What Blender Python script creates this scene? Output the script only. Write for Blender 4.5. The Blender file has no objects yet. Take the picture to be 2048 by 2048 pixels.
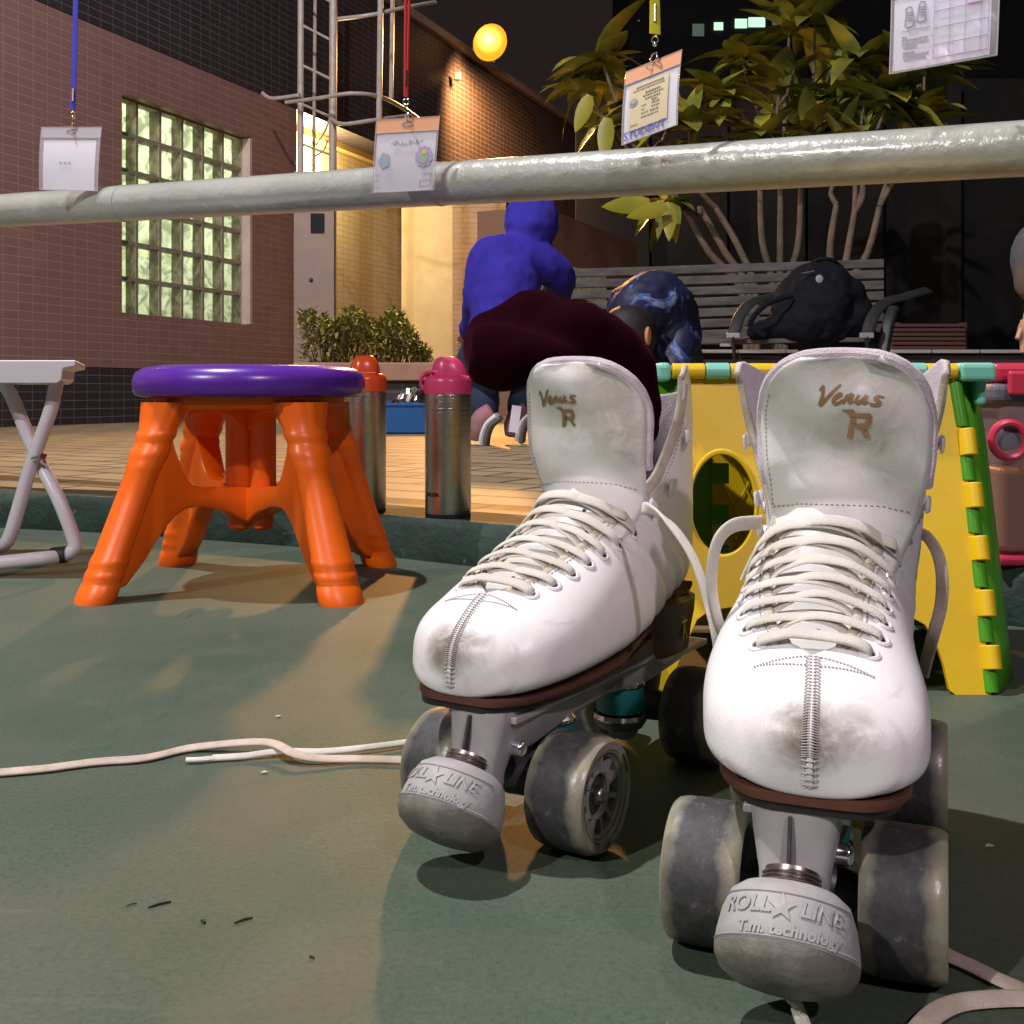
import bpy, bmesh, math, random
import numpy as np
from mathutils import Vector as V, Matrix as M
random.seed(7)
SC = bpy.context.scene
COL = SC.collection
R = math.radians
# ------------------------------------------------------------------ camera
CH, F, CX, CY = 0.227, 2250.0, 1024.0, 783.0
cd = bpy.data.cameras.new('camera'); cam = bpy.data.objects.new('camera', cd); COL.objects.link(cam)
cam.location = (0, 0, CH); cam.rotation_euler = (R(90), 0, 0)
cd.sensor_width = 36; cd.lens = F/2048*36; cd.shift_y = -(1024-CY)/2048
cd.clip_start = 0.02; cd.clip_end = 300
SC.camera = cam
# ------------------------------------------------------------------ night sky, lamps, exposure
w = bpy.data.worlds.new('World'); SC.world = w; w.use_nodes = True
bg = w.node_tree.nodes['Background']
bg.inputs[0].default_value = (.44, .33, .31, 1); bg.inputs[1].default_value = .032
SC.view_settings.view_transform = 'Standard'; SC.view_settings.look = 'None'
SC.view_settings.exposure = .25; SC.view_settings.gamma = 1
def light(name, typ, loc, power, col, size=.1, target=None, cone=None, blend=.3):
    ld = bpy.data.lights.new(name, typ); ld.energy = power; ld.color = col
    if typ == 'AREA': ld.size = size
    else: ld.shadow_soft_size = size
    o = bpy.data.objects.new(name, ld); COL.objects.link(o); o.location = loc
    if target is not None:
        o.rotation_euler = (V(target)-V(loc)).to_track_quat('-Z', 'Y').to_euler()
    if cone: ld.spot_size = R(cone); ld.spot_blend = blend
    return o
light('court_floodlight', 'POINT', (-1.65, 1.25, 5.0), 1000, (1, .95, .98), .05)
light('court_floodlight', 'POINT', (-3.4, -2.6, 3.7), 560, (1, .97, .93), .06)
light('court_floodlight', 'POINT', (1.5, -3.2, 3.5), 300, (1, .80, .95), .08)  # unseen lamp, set high and frontal as fill for the tongue fronts
def W(px, py, Y): return V(((px-CX)*Y/F, Y, CH-(py-CY)*Y/F))
def G(px, py, z=0.0):
    Y = (CH-z)*F/(py-CY); return V(((px-CX)*Y/F, Y, z))
light('sodium_glow', 'SPOT', W(978, 100, 10.0), 1080, (1, .46, .13), .12, target=(.25, 1.0, 0), cone=44, blend=.5)
light('recess_glow', 'POINT', (-1.50, 8.55, 1.95), 115, (1, .74, .32), .1)
# ------------------------------------------------------------------ helpers
def tag(o, label=None, cat=None, group=None, kind=None):
    if label: o['label'] = label
    if cat: o['category'] = cat
    if group: o['group'] = group
    if kind: o['kind'] = kind
    return o
def thing(name, label, cat, loc=(0, 0, 0), rz=0, group=None):
    o = bpy.data.objects.new(name, None); COL.objects.link(o)
    o.location = loc; o.rotation_euler = (0, 0, rz); o.empty_display_size = .05
    o.matrix_world = M.Translation(V(loc)) @ M.Rotation(rz, 4, 'Z')
    o.matrix_basis = o.matrix_world
    return tag(o, label, cat, group)
def catmull(pts, n=6, closed=False):
    P = [V(p) for p in pts]; out = []
    m = len(P)
    rng = range(m) if closed else range(m-1)
    for i in rng:
        if closed: a, b, c, d = P[(i-1) % m], P[i], P[(i+1) % m], P[(i+2) % m]
        else: a, b, c, d = P[max(i-1, 0)], P[i], P[i+1], P[min(i+2, m-1)]
        for k in range(n):
            t = k/n
            out.append(.5*((2*b)+(c-a)*t+(2*a-5*b+4*c-d)*t*t+(3*b-a-3*c+d)*t*t*t))
    if not closed: out.append(P[-1])
    return out
def lerp_list(r, n):
    r = list(r); m = len(r)-1; out = []
    for i in range(n):
        t = i/(n-1)*m; k = min(int(t), m-1); out.append(r[k]+(r[k+1]-r[k])*(t-k))
    return out
class MB:
    def __init__(s): s.v = []; s.f = []
    def add(s, vs, fs):
        b = len(s.v); s.v += [V(p) for p in vs]; s.f += [tuple(b+i for i in f) for f in fs]; return s
    def box(s, c, d, m=None):
        x, y, z = d[0]/2, d[1]/2, d[2]/2
        vs = [V((i, j, k)) for i in (-x, x) for j in (-y, y) for k in (-z, z)]
        if m is not None: vs = [m @ p for p in vs]
        vs = [p+V(c) for p in vs]
        return s.add(vs, [(0, 1, 3, 2), (4, 6, 7, 5), (0, 4, 5, 1), (2, 3, 7, 6), (0, 2, 6, 4), (1, 5, 7, 3)])
    def grid(s, rows, closed=False, cap0=False, cap1=False):
        n = len(rows[0]); m = len(rows); vs = [p for r in rows for p in r]; fs = []
        for i in range(m-1):
            for j in range(n if closed else n-1):
                k = (j+1) % n; fs.append((i*n+j, i*n+k, (i+1)*n+k, (i+1)*n+j))
        if cap0: fs.append(tuple(range(n-1, -1, -1)))
        if cap1: fs.append(tuple((m-1)*n+j for j in range(n)))
        return s.add(vs, fs)
    def tube(s, pts, r, n=10, caps=True, sq=None):
        P = [V(p) for p in pts]; m = len(P)
        rr = [r]*m if not hasattr(r, '__len__') else (list(r) if len(r) == m else lerp_list(r, m))
        T = [(P[min(i+1, m-1)]-P[max(i-1, 0)]).normalized() for i in range(m)]
        up = V((0, 0, 1)) if abs(T[0].z) < .9 else V((0, 1, 0))
        N = (up-T[0]*up.dot(T[0])).normalized(); rows = []
        for i in range(m):
            N = (N-T[i]*N.dot(T[i])); N = N.normalized() if N.length > 1e-6 else T[i].orthogonal().normalized()
            B = T[i].cross(N); a = sq or (1, 1)
            rows.append([P[i]+(N*math.cos(q)*a[0]+B*math.sin(q)*a[1])*rr[i] for q in [2*math.pi*j/n for j in range(n)]])
        return s.grid(rows, True, caps, caps)
    def ribbon(s, pts, nrm, wd, th, tw=0):
        P = [V(p) for p in pts]; m = len(P); rows = []
        for i in range(m):
            T = (P[min(i+1, m-1)]-P[max(i-1, 0)]).normalized()
            n = V(nrm[i]) if isinstance(nrm, list) else V(nrm)
            n = (n-T*n.dot(T)).normalized(); b = T.cross(n)
            if tw: 
                q = tw(i/(m-1)); n, b = n*math.cos(q)+b*math.sin(q), b*math.cos(q)-n*math.sin(q)
            row = []
            for q in range(10):
                a = 2*math.pi*q/10; c, d = math.cos(a), math.sin(a)
                row.append(P[i]+b*((wd[i] if isinstance(wd, list) else wd)/2)*math.copysign(abs(c)**.6, c)+n*(th/2)*math.copysign(abs(d)**.8, d))
            rows.append(row)
        return s.grid(rows, True, True, True)
    def lathe(s, prof, n=32, m=None, caps=False):
        rows = [[V((r*math.cos(2*math.pi*j/n), r*math.sin(2*math.pi*j/n), z)) for j in range(n)] for r, z in prof]
        if m is not None: rows = [[m @ p for p in r] for r in rows]
        return s.grid(rows, True, caps, caps)
    def prism(s, out, m, d):
        n = len(out); vs = [m @ V((x, y, 0)) for x, y in out]+[m @ V((x, y, d)) for x, y in out]
        return s.add(vs, [tuple(range(n-1, -1, -1)), tuple(range(n, 2*n))]+[(i, (i+1) % n, n+(i+1) % n, n+i) for i in range(n)])
    def cyl(s, a, b, r, n=16): return s.tube([a, b], r, n)
    def torus(s, c, nrm, Rr, r, n=24, k=8, sc=(1, 1)):
        q = V(nrm).to_track_quat('Z', 'Y'); rows = []
        for i in range(n+1):
            a = 2*math.pi*i/n
            rows.append([V(c)+q @ V(((Rr+r*math.cos(t))*math.cos(a)*sc[0], (Rr+r*math.cos(t))*math.sin(a)*sc[1], r*math.sin(t))) for t in [2*math.pi*j/k for j in range(k)]])
        return s.grid(rows, True)
    def sphere(s, c, r, n=16, k=10, sc=(1, 1, 1), m=None):
        rows = []
        for i in range(k+1):
            t = math.pi*(i/k)*.9998+.0001
            rows.append([V((r*math.sin(t)*math.cos(2*math.pi*j/n)*sc[0], r*math.sin(t)*math.sin(2*math.pi*j/n)*sc[1], r*math.cos(t)*sc[2])) for j in range(n)])
        if m is not None: rows = [[m @ p for p in q] for q in rows]
        return s.grid([[p+V(c) for p in q] for q in rows], True, True, True)
def part(name, mb, mat, parent=None, world=False, smooth=35, bevel=0, merge=0, loc=None, rz=0):
    me = bpy.data.meshes.new(name)
    vs = mb.v
    if world and parent is not None:
        inv = parent.matrix_world.inverted(); vs = [inv @ p for p in vs]
    me.from_pydata([tuple(p) for p in vs], [], mb.f)
    me.validate()
    bm = bmesh.new(); bm.from_mesh(me)
    if merge: bmesh.ops.remove_doubles(bm, verts=bm.verts, dist=merge)
    bmesh.ops.recalc_face_normals(bm, faces=bm.faces)
    bm.to_mesh(me); bm.free()
    for mm in (mat if isinstance(mat, (list, tuple)) else [mat]): me.materials.append(mm)
    if smooth:
        me.polygons.foreach_set('use_smooth', [True]*len(me.polygons))
        if smooth < 180: me.set_sharp_from_angle(angle=R(smooth))
    o = bpy.data.objects.new(name, me); COL.objects.link(o)
    if parent is not None: 
        o.parent = parent
        o.matrix_world = parent.matrix_world.copy()
        o.matrix_basis = M.Identity(4)
    if loc is not None: o.location = loc; o.rotation_euler = (0, 0, rz); o.matrix_world = M.Translation(V(loc)) @ M.Rotation(rz, 4, 'Z')
    if bevel:
        b = o.modifiers.new('bevel', 'BEVEL'); b.width = bevel; b.segments = 3; b.limit_method = 'ANGLE'; b.angle_limit = R(40)
        if smooth: me.set_sharp_from_angle(angle=R(180)); o.modifiers.new('wn', 'WEIGHTED_NORMAL')
    return o
def soft(o, vox=.01, it=6, f=.6):
    r = o.modifiers.new('remesh', 'REMESH'); r.mode = 'VOXEL'; r.voxel_size = vox; r.use_smooth_shade = True
    m_ = o.modifiers.new('smooth', 'SMOOTH'); m_.iterations = it; m_.factor = f
    return o
def disp(o, size, st, name='folds', typ='CLOUDS', depth=2):
    t = bpy.data.textures.new(name, typ); t.noise_scale = size
    if typ == 'CLOUDS': t.noise_depth = depth
    d = o.modifiers.new('folds', 'DISPLACE'); d.texture = t; d.strength = st; d.texture_coords = 'LOCAL'
    return o
def copy_tree(o, loc=None, rz=None, parent=None):
    c = o.copy(); COL.objects.link(c); c.parent = parent
    if loc is not None: c.location = loc
    if rz is not None: c.rotation_euler = (0, 0, rz)
    for ch in list(o.children): copy_tree(ch, parent=c)
    return c
def text_mesh(body, size, shear=0, bold=0, extr=0):
    cu = bpy.data.curves.new('t', 'FONT'); cu.body = body; cu.size = size; cu.shear = shear
    cu.align_x = 'CENTER'; cu.align_y = 'CENTER'; cu.offset = bold; cu.resolution_u = 3
    o = bpy.data.objects.new('t', cu); COL.objects.link(o)
    me = bpy.data.meshes.new_from_object(o)
    bm = bmesh.new(); bm.from_mesh(me)
    bmesh.ops.triangulate(bm, faces=bm.faces)
    vs = [v.co.copy() for v in bm.verts]; bm.verts.index_update(); fs = [tuple(v.index for v in f.verts) for f in bm.faces]
    bm.free(); bpy.data.objects.remove(o); bpy.data.curves.remove(cu); bpy.data.meshes.remove(me)
    return vs, fs
# ------------------------------------------------------------------ materials
def ramp(nt, fac, stops):
    r = nt.nodes.new('ShaderNodeValToRGB'); e = r.color_ramp.elements
    while len(e) < len(stops): e.new(.5)
    for i, (p, c) in enumerate(stops):
        e[i].position = p; e[i].color = (*c, 1) if len(c) == 3 else c
    nt.links.new(fac, r.inputs[0]); return r.outputs[0]
def noise(nt, scale, detail=4, vec=None, rough=.55, dist=0):
    n = nt.nodes.new('ShaderNodeTexNoise'); n.inputs['Scale'].default_value = scale; n.inputs['Detail'].default_value = detail
    n.inputs['Roughness'].default_value = rough; n.inputs['Distortion'].default_value = dist
    if vec is None:
        tc = nt.nodes.new('ShaderNodeTexCoord'); vec = tc.outputs['Object']
    nt.links.new(vec, n.inputs['Vector']); return n.outputs['Fac']
def mix(nt, fac, a, b, mode='MIX'):
    m = nt.nodes.new('ShaderNodeMix'); m.data_type = 'RGBA'; m.blend_type = mode
    for s_, val in ((m.inputs['Factor'], fac), (m.inputs['A'], a), (m.inputs['B'], b)):
        if hasattr(val, 'is_output'): nt.links.new(val, s_)
        elif isinstance(val, (int, float)): s_.default_value = val
        else: s_.default_value = (*val, 1)
    return m.outputs['Result']
def mth(nt, op, a, b=0.0, c=None, clamp=False):
    m = nt.nodes.new('ShaderNodeMath'); m.operation = op; m.use_clamp = clamp
    for i, val in enumerate((a, b) if c is None else (a, b, c)):
        if hasattr(val, 'is_output'): nt.links.new(val, m.inputs[i])
        else: m.inputs[i].default_value = val
    return m.outputs[0]
def obj_xyz(nt, scale=None, rot=0):
    tc = nt.nodes.new('ShaderNodeTexCoord'); s = nt.nodes.new('ShaderNodeSeparateXYZ')
    nt.links.new(tc.outputs['Object'], s.inputs[0]); return tc.outputs['Object'], s.outputs
def bump(nt, h, strength, dist=.001):
    b = nt.nodes.new('ShaderNodeBump'); b.inputs['Strength'].default_value = strength; b.inputs['Distance'].default_value = dist
    nt.links.new(h, b.inputs['Height']); return b.outputs[0]
def mat(name, col, rough=.5, metal=0, col2=None, vs=20, lo=.35, hi=.65, bp=0, bs=200, bd=.001, coat=0, emis=None, es=1, trans=0, sheen=0, spec=.5, sss=0, rvar=0, alpha=1):
    m = bpy.data.materials.new(name); m.use_nodes = True; nt = m.node_tree; b = nt.nodes['Principled BSDF']
    I = b.inputs
    I['Base Color'].default_value = (*col, 1); I['Roughness'].default_value = rough; I['Metallic'].default_value = metal
    I['Specular IOR Level'].default_value = spec
    if coat: I['Coat Weight'].default_value = coat; I['Coat Roughness'].default_value = .12
    if trans: I['Transmission Weight'].default_value = trans
    if sheen: I['Sheen Weight'].default_value = sheen; I['Sheen Roughness'].default_value = .4
    if sss: I['Subsurface Weight'].default_value = sss; I['Subsurface Radius'].default_value = (.01, .01, .008); I['Subsurface Scale'].default_value = .5
    if alpha < 1: I['Alpha'].default_value = alpha
    if emis: I['Emission Color'].default_value = (*emis, 1); I['Emission Strength'].default_value = es
    if col2 is not None:
        nt.links.new(ramp(nt, noise(nt, vs, 5), [(lo, col), (hi, col2)]), I['Base Color'])
    if rvar:
        nt.links.new(mth(nt, 'MULTIPLY_ADD', noise(nt, vs*1.7, 4), rvar, rough-rvar/2), I['Roughness'])
    if bp: nt.links.new(bump(nt, noise(nt, bs, 3), bp, bd), I['Normal'])
    return m
def tiles(name, c1, c2, mortar, tw, th, mw=.06, offset=0, rough=.45, coords='XZ', bp=.4, rot=0, dirt=.25):
    m = bpy.data.materials.new(name); m.use_nodes = True; nt = m.node_tree; b = nt.nodes['Principled BSDF']
    o, x = obj_xyz(nt); cb = nt.nodes.new('ShaderNodeCombineXYZ')
    nt.links.new(x[0], cb.inputs[0]); nt.links.new(x[2] if coords == 'XZ' else x[1], cb.inputs[1])
    mp = nt.nodes.new('ShaderNodeMapping'); mp.inputs['Rotation'].default_value = (0, 0, rot); nt.links.new(cb.outputs[0], mp.inputs[0])
    br = nt.nodes.new('ShaderNodeTexBrick'); br.offset = offset; br.inputs['Scale'].default_value = 1
    br.inputs['Brick Width'].default_value = tw; br.inputs['Row Height'].default_value = th
    br.inputs['Mortar Size'].default_value = th*mw; br.inputs['Mortar Smooth'].default_value = .2
    br.inputs['Color1'].default_value = (*c1, 1); br.inputs['Color2'].default_value = (*c2, 1); br.inputs['Mortar'].default_value = (*mortar, 1)
    nt.links.new(mp.outputs[0], br.inputs['Vector'])
    n = noise(nt, 1.7, 6, o); 
    c = mix(nt, mth(nt, 'MULTIPLY', n, dirt), br.outputs['Color'], tuple(v_*.35 for v_ in c1))
    n2 = noise(nt, 60, 3, o)
    c = mix(nt, mth(nt, 'MULTIPLY', n2, .2), c, tuple(v_*.55 for v_ in c1))
    nt.links.new(c, b.inputs['Base Color']); b.inputs['Roughness'].default_value = rough
    nt.links.new(bump(nt, mth(nt, 'MULTIPLY_ADD', br.outputs['Fac'], -1, mth(nt, 'MULTIPLY', n2, .3)), bp, .004), b.inputs['Normal'])
    return m
# ================================================================== SETTING
m_ground = bpy.data.materials.new('green_court_paint'); m_ground.use_nodes = True
nt = m_ground.node_tree; b = nt.nodes['Principled BSDF']; o_, x_ = obj_xyz(nt)
c = ramp(nt, noise(nt, 2.2, 8, o_, .62), [(.3, (.044, .074, .048)), (.5, (.066, .098, .064)), (.72, (.098, .122, .084))])
c = mix(nt, mth(nt, 'MULTIPLY', ramp(nt, noise(nt, 9, 7, o_, .7, .6), [(.52, (0, 0, 0)), (.72, (1, 1, 1))]), .5), c, (.125, .150, .118))
c = mix(nt, mth(nt, 'MULTIPLY', ramp(nt, noise(nt, 330, 3, o_, .75), [(.45, (0, 0, 0)), (.68, (1, 1, 1))]), .6), c, (.025, .042, .03))
c = mix(nt, ramp(nt, noise(nt, 38, 6, o_, .75, 1.5), [(.68, (0, 0, 0)), (.75, (.6, .6, .6))]), c, (.20, .24, .19))
c = mix(nt, mth(nt, 'MULTIPLY', ramp(nt, noise(nt, 5, 6, o_, .7, 1.0), [(.45, (0, 0, 0)), (.7, (1, 1, 1))]), .6), c, (.095, .095, .07))
c = mix(nt, mth(nt, 'MULTIPLY', ramp(nt, noise(nt, 3.1, 7, o_, .72, .5), [(.5, (0, 0, 0)), (.7, (1, 1, 1))]), .55), c, (.035, .075, .052))
c = mix(nt, ramp(nt, noise(nt, 120, 4, o_, .8), [(.66, (0, 0, 0)), (.72, (.6, .6, .6))]), c, (.17, .20, .15))
# scuff streaks: stretched noise
mp = nt.nodes.new('ShaderNodeMapping'); mp.inputs['Scale'].default_value = (5, 42, 1); mp.inputs['Rotation'].default_value = (0, 0, R(24)); nt.links.new(o_, mp.inputs[0])
c = mix(nt, ramp(nt, noise(nt, 1.1, 4, mp.outputs[0], .6), [(.66, (0, 0, 0)), (.76, (.28, .28, .28))]), c, (.16, .19, .15))
mp = nt.nodes.new('ShaderNodeMapping'); mp.inputs['Scale'].default_value = (30, 4, 1); mp.inputs['Rotation'].default_value = (0, 0, R(15)); nt.links.new(o_, mp.inputs[0])
c = mix(nt, ramp(nt, noise(nt, 1.3, 4, mp.outputs[0], .6), [(.66, (0, 0, 0)), (.74, (.6, .6, .6))]), c, (.03, .05, .04))
nt.links.new(c, b.inputs['Base Color']); b.inputs['Roughness'].default_value = .62; b.inputs['Specular IOR Level'].default_value = .35
nt.links.new(bump(nt, noise(nt, 300, 5, o_, .7), .6, .0009), b.inputs['Normal'])
g = MB(); g.grid([[V((x, y, 0)) for x in (-40, 40)] for y in (-12, 60)])
tag(part('ground', g, m_ground, smooth=0), kind='structure')

curb_px = [(-700, 1030), (-250, 1046), (0, 1056), (222, 1067), (450, 1083), (637, 1098), (855, 1123), (1200, 1161), (1600, 1206), (2020, 1252), (2500, 1304), (3200, 1380)]
cf = catmull([G(*p) for p in curb_px], 5)
CZ = .056
def curb_rows(off):
    out = []
    for i, p in enumerate(cf):
        t = (cf[min(i+1, len(cf)-1)]-cf[max(i-1, 0)]).normalized(); n = V((-t.y, t.x, 0)); out.append(p+n*off)
    return out
r0, r1, r2, r3 = curb_rows(0), curb_rows(.003), curb_rows(.012), curb_rows(.11)
m_curb = mat('curb_paint', (.008, .028, .020), .7, col2=(.02, .052, .036), vs=14, bp=.6, bs=90, bd=.003)
nt = m_curb.node_tree; b = nt.nodes['Principled BSDF']
old = b.inputs['Base Color'].links[0].from_socket
o_, x_ = obj_xyz(nt)
cc = mix(nt, ramp(nt, noise(nt, 22, 5, o_, .6, .5), [(.62, (0, 0, 0)), (.68, (1, 1, 1))]), old, (.16, .19, .15))
nt.links.new(cc, b.inputs['Base Color'])
k = MB(); k.grid([[V((p.x, p.y, z)) for p in rr] for rr, z in ((r0, -.01), (r1, CZ-.012), (r2, CZ), (r3, CZ+.001), (r3, -.01))])
tag(part('kerb', k, m_curb, smooth=40), kind='structure')
m_pave = tiles('tan_pavers', (.38, .28, .15), (.30, .21, .11), (.04, .028, .018), .24, .12, .07, .5, .6, 'XY', .5, R(33), .45)
k = MB(); far = [V((p.x*8 if abs(p.x) > 1.4 else p.x*6, 40, CZ-.004)) for p in r3]
k.grid([[V((p.x, p.y, CZ-.004)) for p in curb_rows(.108)], far])
tag(part('pavement', k, m_pave, smooth=0), kind='structure')

# ---- building with the glass block window
wd = V((.377, .926, 0)); wa = math.atan2(wd.y, wd.x)
m_pink = tiles('pink_wall_tile', (.285, .15, .13), (.25, .132, .112), (.38, .25, .22), .095, .045, .05, 0, .55, dirt=.3)
m_dark = tiles('dark_wall_tile', (.026, .021, .026), (.034, .027, .031), (.15, .12, .125), .095, .045, .045, 0, .55, dirt=.2)
m_redd = tiles('red_brown_tile', (.12, .06, .045), (.10, .05, .04), (.17, .11, .09), .19, .06, .05, .5, .5, dirt=.2)
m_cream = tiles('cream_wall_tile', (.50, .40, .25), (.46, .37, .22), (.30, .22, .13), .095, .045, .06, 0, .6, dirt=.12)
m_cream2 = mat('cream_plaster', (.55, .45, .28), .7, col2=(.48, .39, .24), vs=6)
m_beige = mat('beige_metal', (.30, .20, .16), .5, col2=(.25, .17, .135), vs=8, bp=.2, bs=60)
m_pipe = mat('ladder_paint', (.42, .36, .33), .45, col2=(.34, .28, .25), vs=25, bp=.3, bs=120)
bld = thing('brick_building', 'pink tiled building with a dark upper band and a glowing glass block window', 'building', (-2.17, 6.3, 0), wa)
# local frame: x along the wall to its right end, -y... outwards is the side facing the camera
sgn = -1
L0, L1 = -7.0, 1.74
wx0, wx1, wz0, wz1 = -.02, 1.21, .665, 1.90
def wallbox(name, x0, x1, z0, z1, mt, y0=0, y1=.16, par=None):
    q = MB(); q.box(((x0+x1)/2, (y0+y1)/2, (z0+z1)/2), (abs(x1-x0), abs(y1-y0), z1-z0)); return part(name, q, mt, par or bld, smooth=0)
q = MB()
for (x0, x1, z0, z1) in ((L0, wx0, .36, 2.21), (wx1, L1, .36, 2.21), (wx0, wx1, .36, wz0), (wx0, wx1, wz1, 2.21)):
    q.box(((x0+x1)/2, .08, (z0+z1)/2), (x1-x0, .16, z1-z0))
part('wall', q, m_pink, bld, smooth=0, merge=.0001)
wallbox('plinth', L0, L1+.002, -.1, .36, m_dark, .003)
wallbox('upper_wall', L0, 10.4, 2.21, 3.38, m_dark, -.004, .25)
wallbox('roof_edge', L0, 10.42, 3.38, 3.45, mat('roof_edge', (.24, .17, .13), .6), -.05, .30)
q = MB(); q.box((1.215, .075, (wz0+wz1)/2), (.01, .15, wz1-wz0)); 
m_rev = mat('pale_reveal', (.55, .42, .38), .6, col2=(.48, .36, .32), vs=12)
win = wallbox('window', wx0-.06, wx1+.05, wz0-.05, wz1+.05, mat('window_lining', (.055, .06, .045), .5), .155, .16)
part('reveal', MB().box((wx1-.012, .06, (wz0+wz1)/2), (.022, .117, wz1-wz0-.01)), m_rev, win, smooth=0)
q = MB(); nb = 6; bw = (wx1-wx0-.02)/nb; bh = (wz1-wz0)/nb
for i in range(nb+1):
    q.box((wx0+i*bw, .105, (wz0+wz1)/2), (.020, .075, wz1-wz0))
    q.box(((wx0+wx1)/2, .1055, wz0+i*bh), (wx1-wx0-.03, .073, .022))
part('mortar_grid', q, mat('grey_mortar', (.30, .25, .18), .7, col2=(.20, .17, .12), vs=30), win, smooth=0)
m_gb = bpy.data.materials.new('wavy_glass'); m_gb.use_nodes = True; nt = m_gb.node_tree; b = nt.nodes['Principled BSDF']
b.inputs['Base Color'].default_value = (.10, .12, .08, 1); b.inputs['Roughness'].default_value = .12
nt.links.new(bump(nt, noise(nt, 15, 2, None, .5, 1.2), 1.0, .03), b.inputs['Normal'])
tr_ = nt.nodes.new('ShaderNodeBsdfTransparent'); tr_.inputs[0].default_value = (.95, 1, .92, 1); mx_ = nt.nodes.new('ShaderNodeMixShader')
nt.links.new(ramp(nt, noise(nt, 8, 2, None, .5, 1.6), [(.42, (.08, .08, .08)), (.62, (.62, .62, .62))]), mx_.inputs[0]); nt.links.new(tr_.outputs[0], mx_.inputs[1]); nt.links.new(b.outputs[0], mx_.inputs[2]); nt.links.new(mx_.outputs[0], nt.nodes['Material Output'].inputs[0])
m_lit = bpy.data.materials.new('lit_room_behind_glass'); m_lit.use_nodes = True; nt = m_lit.node_tree; b = nt.nodes['Principled BSDF']
o_, x_ = obj_xyz(nt)
ng = noise(nt, 4.2, 3, o_, .6, 1.0)
gv = mth(nt, 'MULTIPLY_ADD', x_[2], .75, -.55)
gx = mth(nt, 'MULTIPLY_ADD', x_[0], -.28, .30)
stv = mth(nt, 'MULTIPLY', mth(nt, 'ADD', mth(nt, 'ADD', gv, gx), .12, clamp=True), mth(nt, 'MULTIPLY_ADD', ng, 1.6, .1))
b.inputs['Base Color'].default_value = (.1, .1, .08, 1); b.inputs['Emission Color'].default_value = (.70, .76, .44, 1)
nt.links.new(mth(nt, 'MULTIPLY', mth(nt, 'ADD', stv, .45), 1.25), b.inputs['Emission Strength'])
q = MB(); part('lit_backing', q.box(((wx0+wx1)/2, .148, (wz0+wz1)/2), (wx1-wx0, .004, wz1-wz0)), m_lit, win, smooth=0)
gbm = None
for i in range(nb):
    for j in range(nb):
        q = MB(); n_ = 8; x0 = wx0+i*bw+.008; z0 = wz0+j*bh+.008; w_ = bw-.016; h_ = bh-.016
        rows = []
        for a in range(n_+1):
            row = []
            for c_ in range(n_+1):
                u, v_ = a/n_, c_/n_; d = min(u, v_, 1-u, 1-v_); dd = min(1, d*6)
                row.append(V((x0+u*w_, .078-.006*math.sqrt(dd)+.0028*math.sin(u*9+i)*math.cos(v_*8+j*.7), z0+v_*h_)))
            rows.append(row)
        q.grid(rows); part('glass_block', q, m_gb, win, smooth=180)
# end of wall: return and set back lit wall
wallbox('corner_post', L1-.03, L1, -.1, 2.21, mat('orange_post', (.52, .30, .16), .55), .16, .24)  # post in one even orange colour
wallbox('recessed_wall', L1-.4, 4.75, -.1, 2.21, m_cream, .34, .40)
wallbox('wall_cap', L1-.4, 4.0, 2.16, 2.209, mat('ochre_trim', (.40, .27, .10), .6), .25, .32)
# frontal wall part beyond (faces the court)
inv = bld.matrix_world.inverted()
def wq(name, pts, mt, par, th=.12):
    """vertical slab between plan points given as world xy, z0..z1"""
    (xa, ya), (xb, yb), z0, z1 = pts
    a = V((xa, ya, 0)); d = V((xb-xa, yb-ya, 0)); L = d.length; ang = math.atan2(d.y, d.x)
    q = MB(); q.box((L/2, th/2, (z0+z1)/2), (L, th, z1-z0))
    me = part(name, q, mt, None, smooth=0)
    me.parent = par; me.matrix_world = M.Translation(a) @ M.Rotation(ang, 4, 'Z')
    me.matrix_basis = par.matrix_world.inverted() @ me.matrix_world
    return me
pA = W(803, 500, 9.9); pB = W(905, 500, 9.9); pC = W(1012, 500, 9.9)
wq('front_wall', ((pA.x, 9.9), (pB.x, 9.9), -.1, 2.25), m_cream2, bld)
wq('front_wall', ((pB.x, 9.9), (pC.x, 9.9), -.1, 2.25), tiles('faded_pink_tile', (.36, .24, .17), (.33, .21, .15), (.22, .15, .10), .19, .045, .06, .5, .6, dirt=.2), bld)

# low annex wall behind the bench
annex = thing('annex_wall', 'low orange lit brick annex with a strip of glass blocks behind the bench', 'wall', (.3, 8, 0))
b0 = W(1085, 500, 7.75); b1 = W(1274, 500, 9.66)
m_ann = tiles('annex_tile', (.36, .17, .10), (.32, .15, .09), (.25, .14, .09), .095, .045, .05, 0, .6, dirt=.2)  # pinkish-orange of the lamp light is put into the tile colour
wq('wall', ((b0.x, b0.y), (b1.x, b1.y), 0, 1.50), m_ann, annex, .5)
dv = (V((b1.x, b1.y, 0))-V((b0.x, b0.y, 0))).normalized(); nn = V((dv.y, -dv.x, 0))
for i in range(5):
    s0 = V((b0.x, b0.y, 0))+dv*(.25+i*.21)+nn*.012
    s1 = s0+dv*.19
    wq('glass_block', ((s0.x, s0.y), (s1.x, s1.y), .92, 1.14), mat('annex_glass', (.35, .36, .22), .15, emis=(.5, .45, .22), es=.10, bp=1, bs=30, bd=.01) if i == 0 else bpy.data.materials['annex_glass'], annex, .01)

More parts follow.
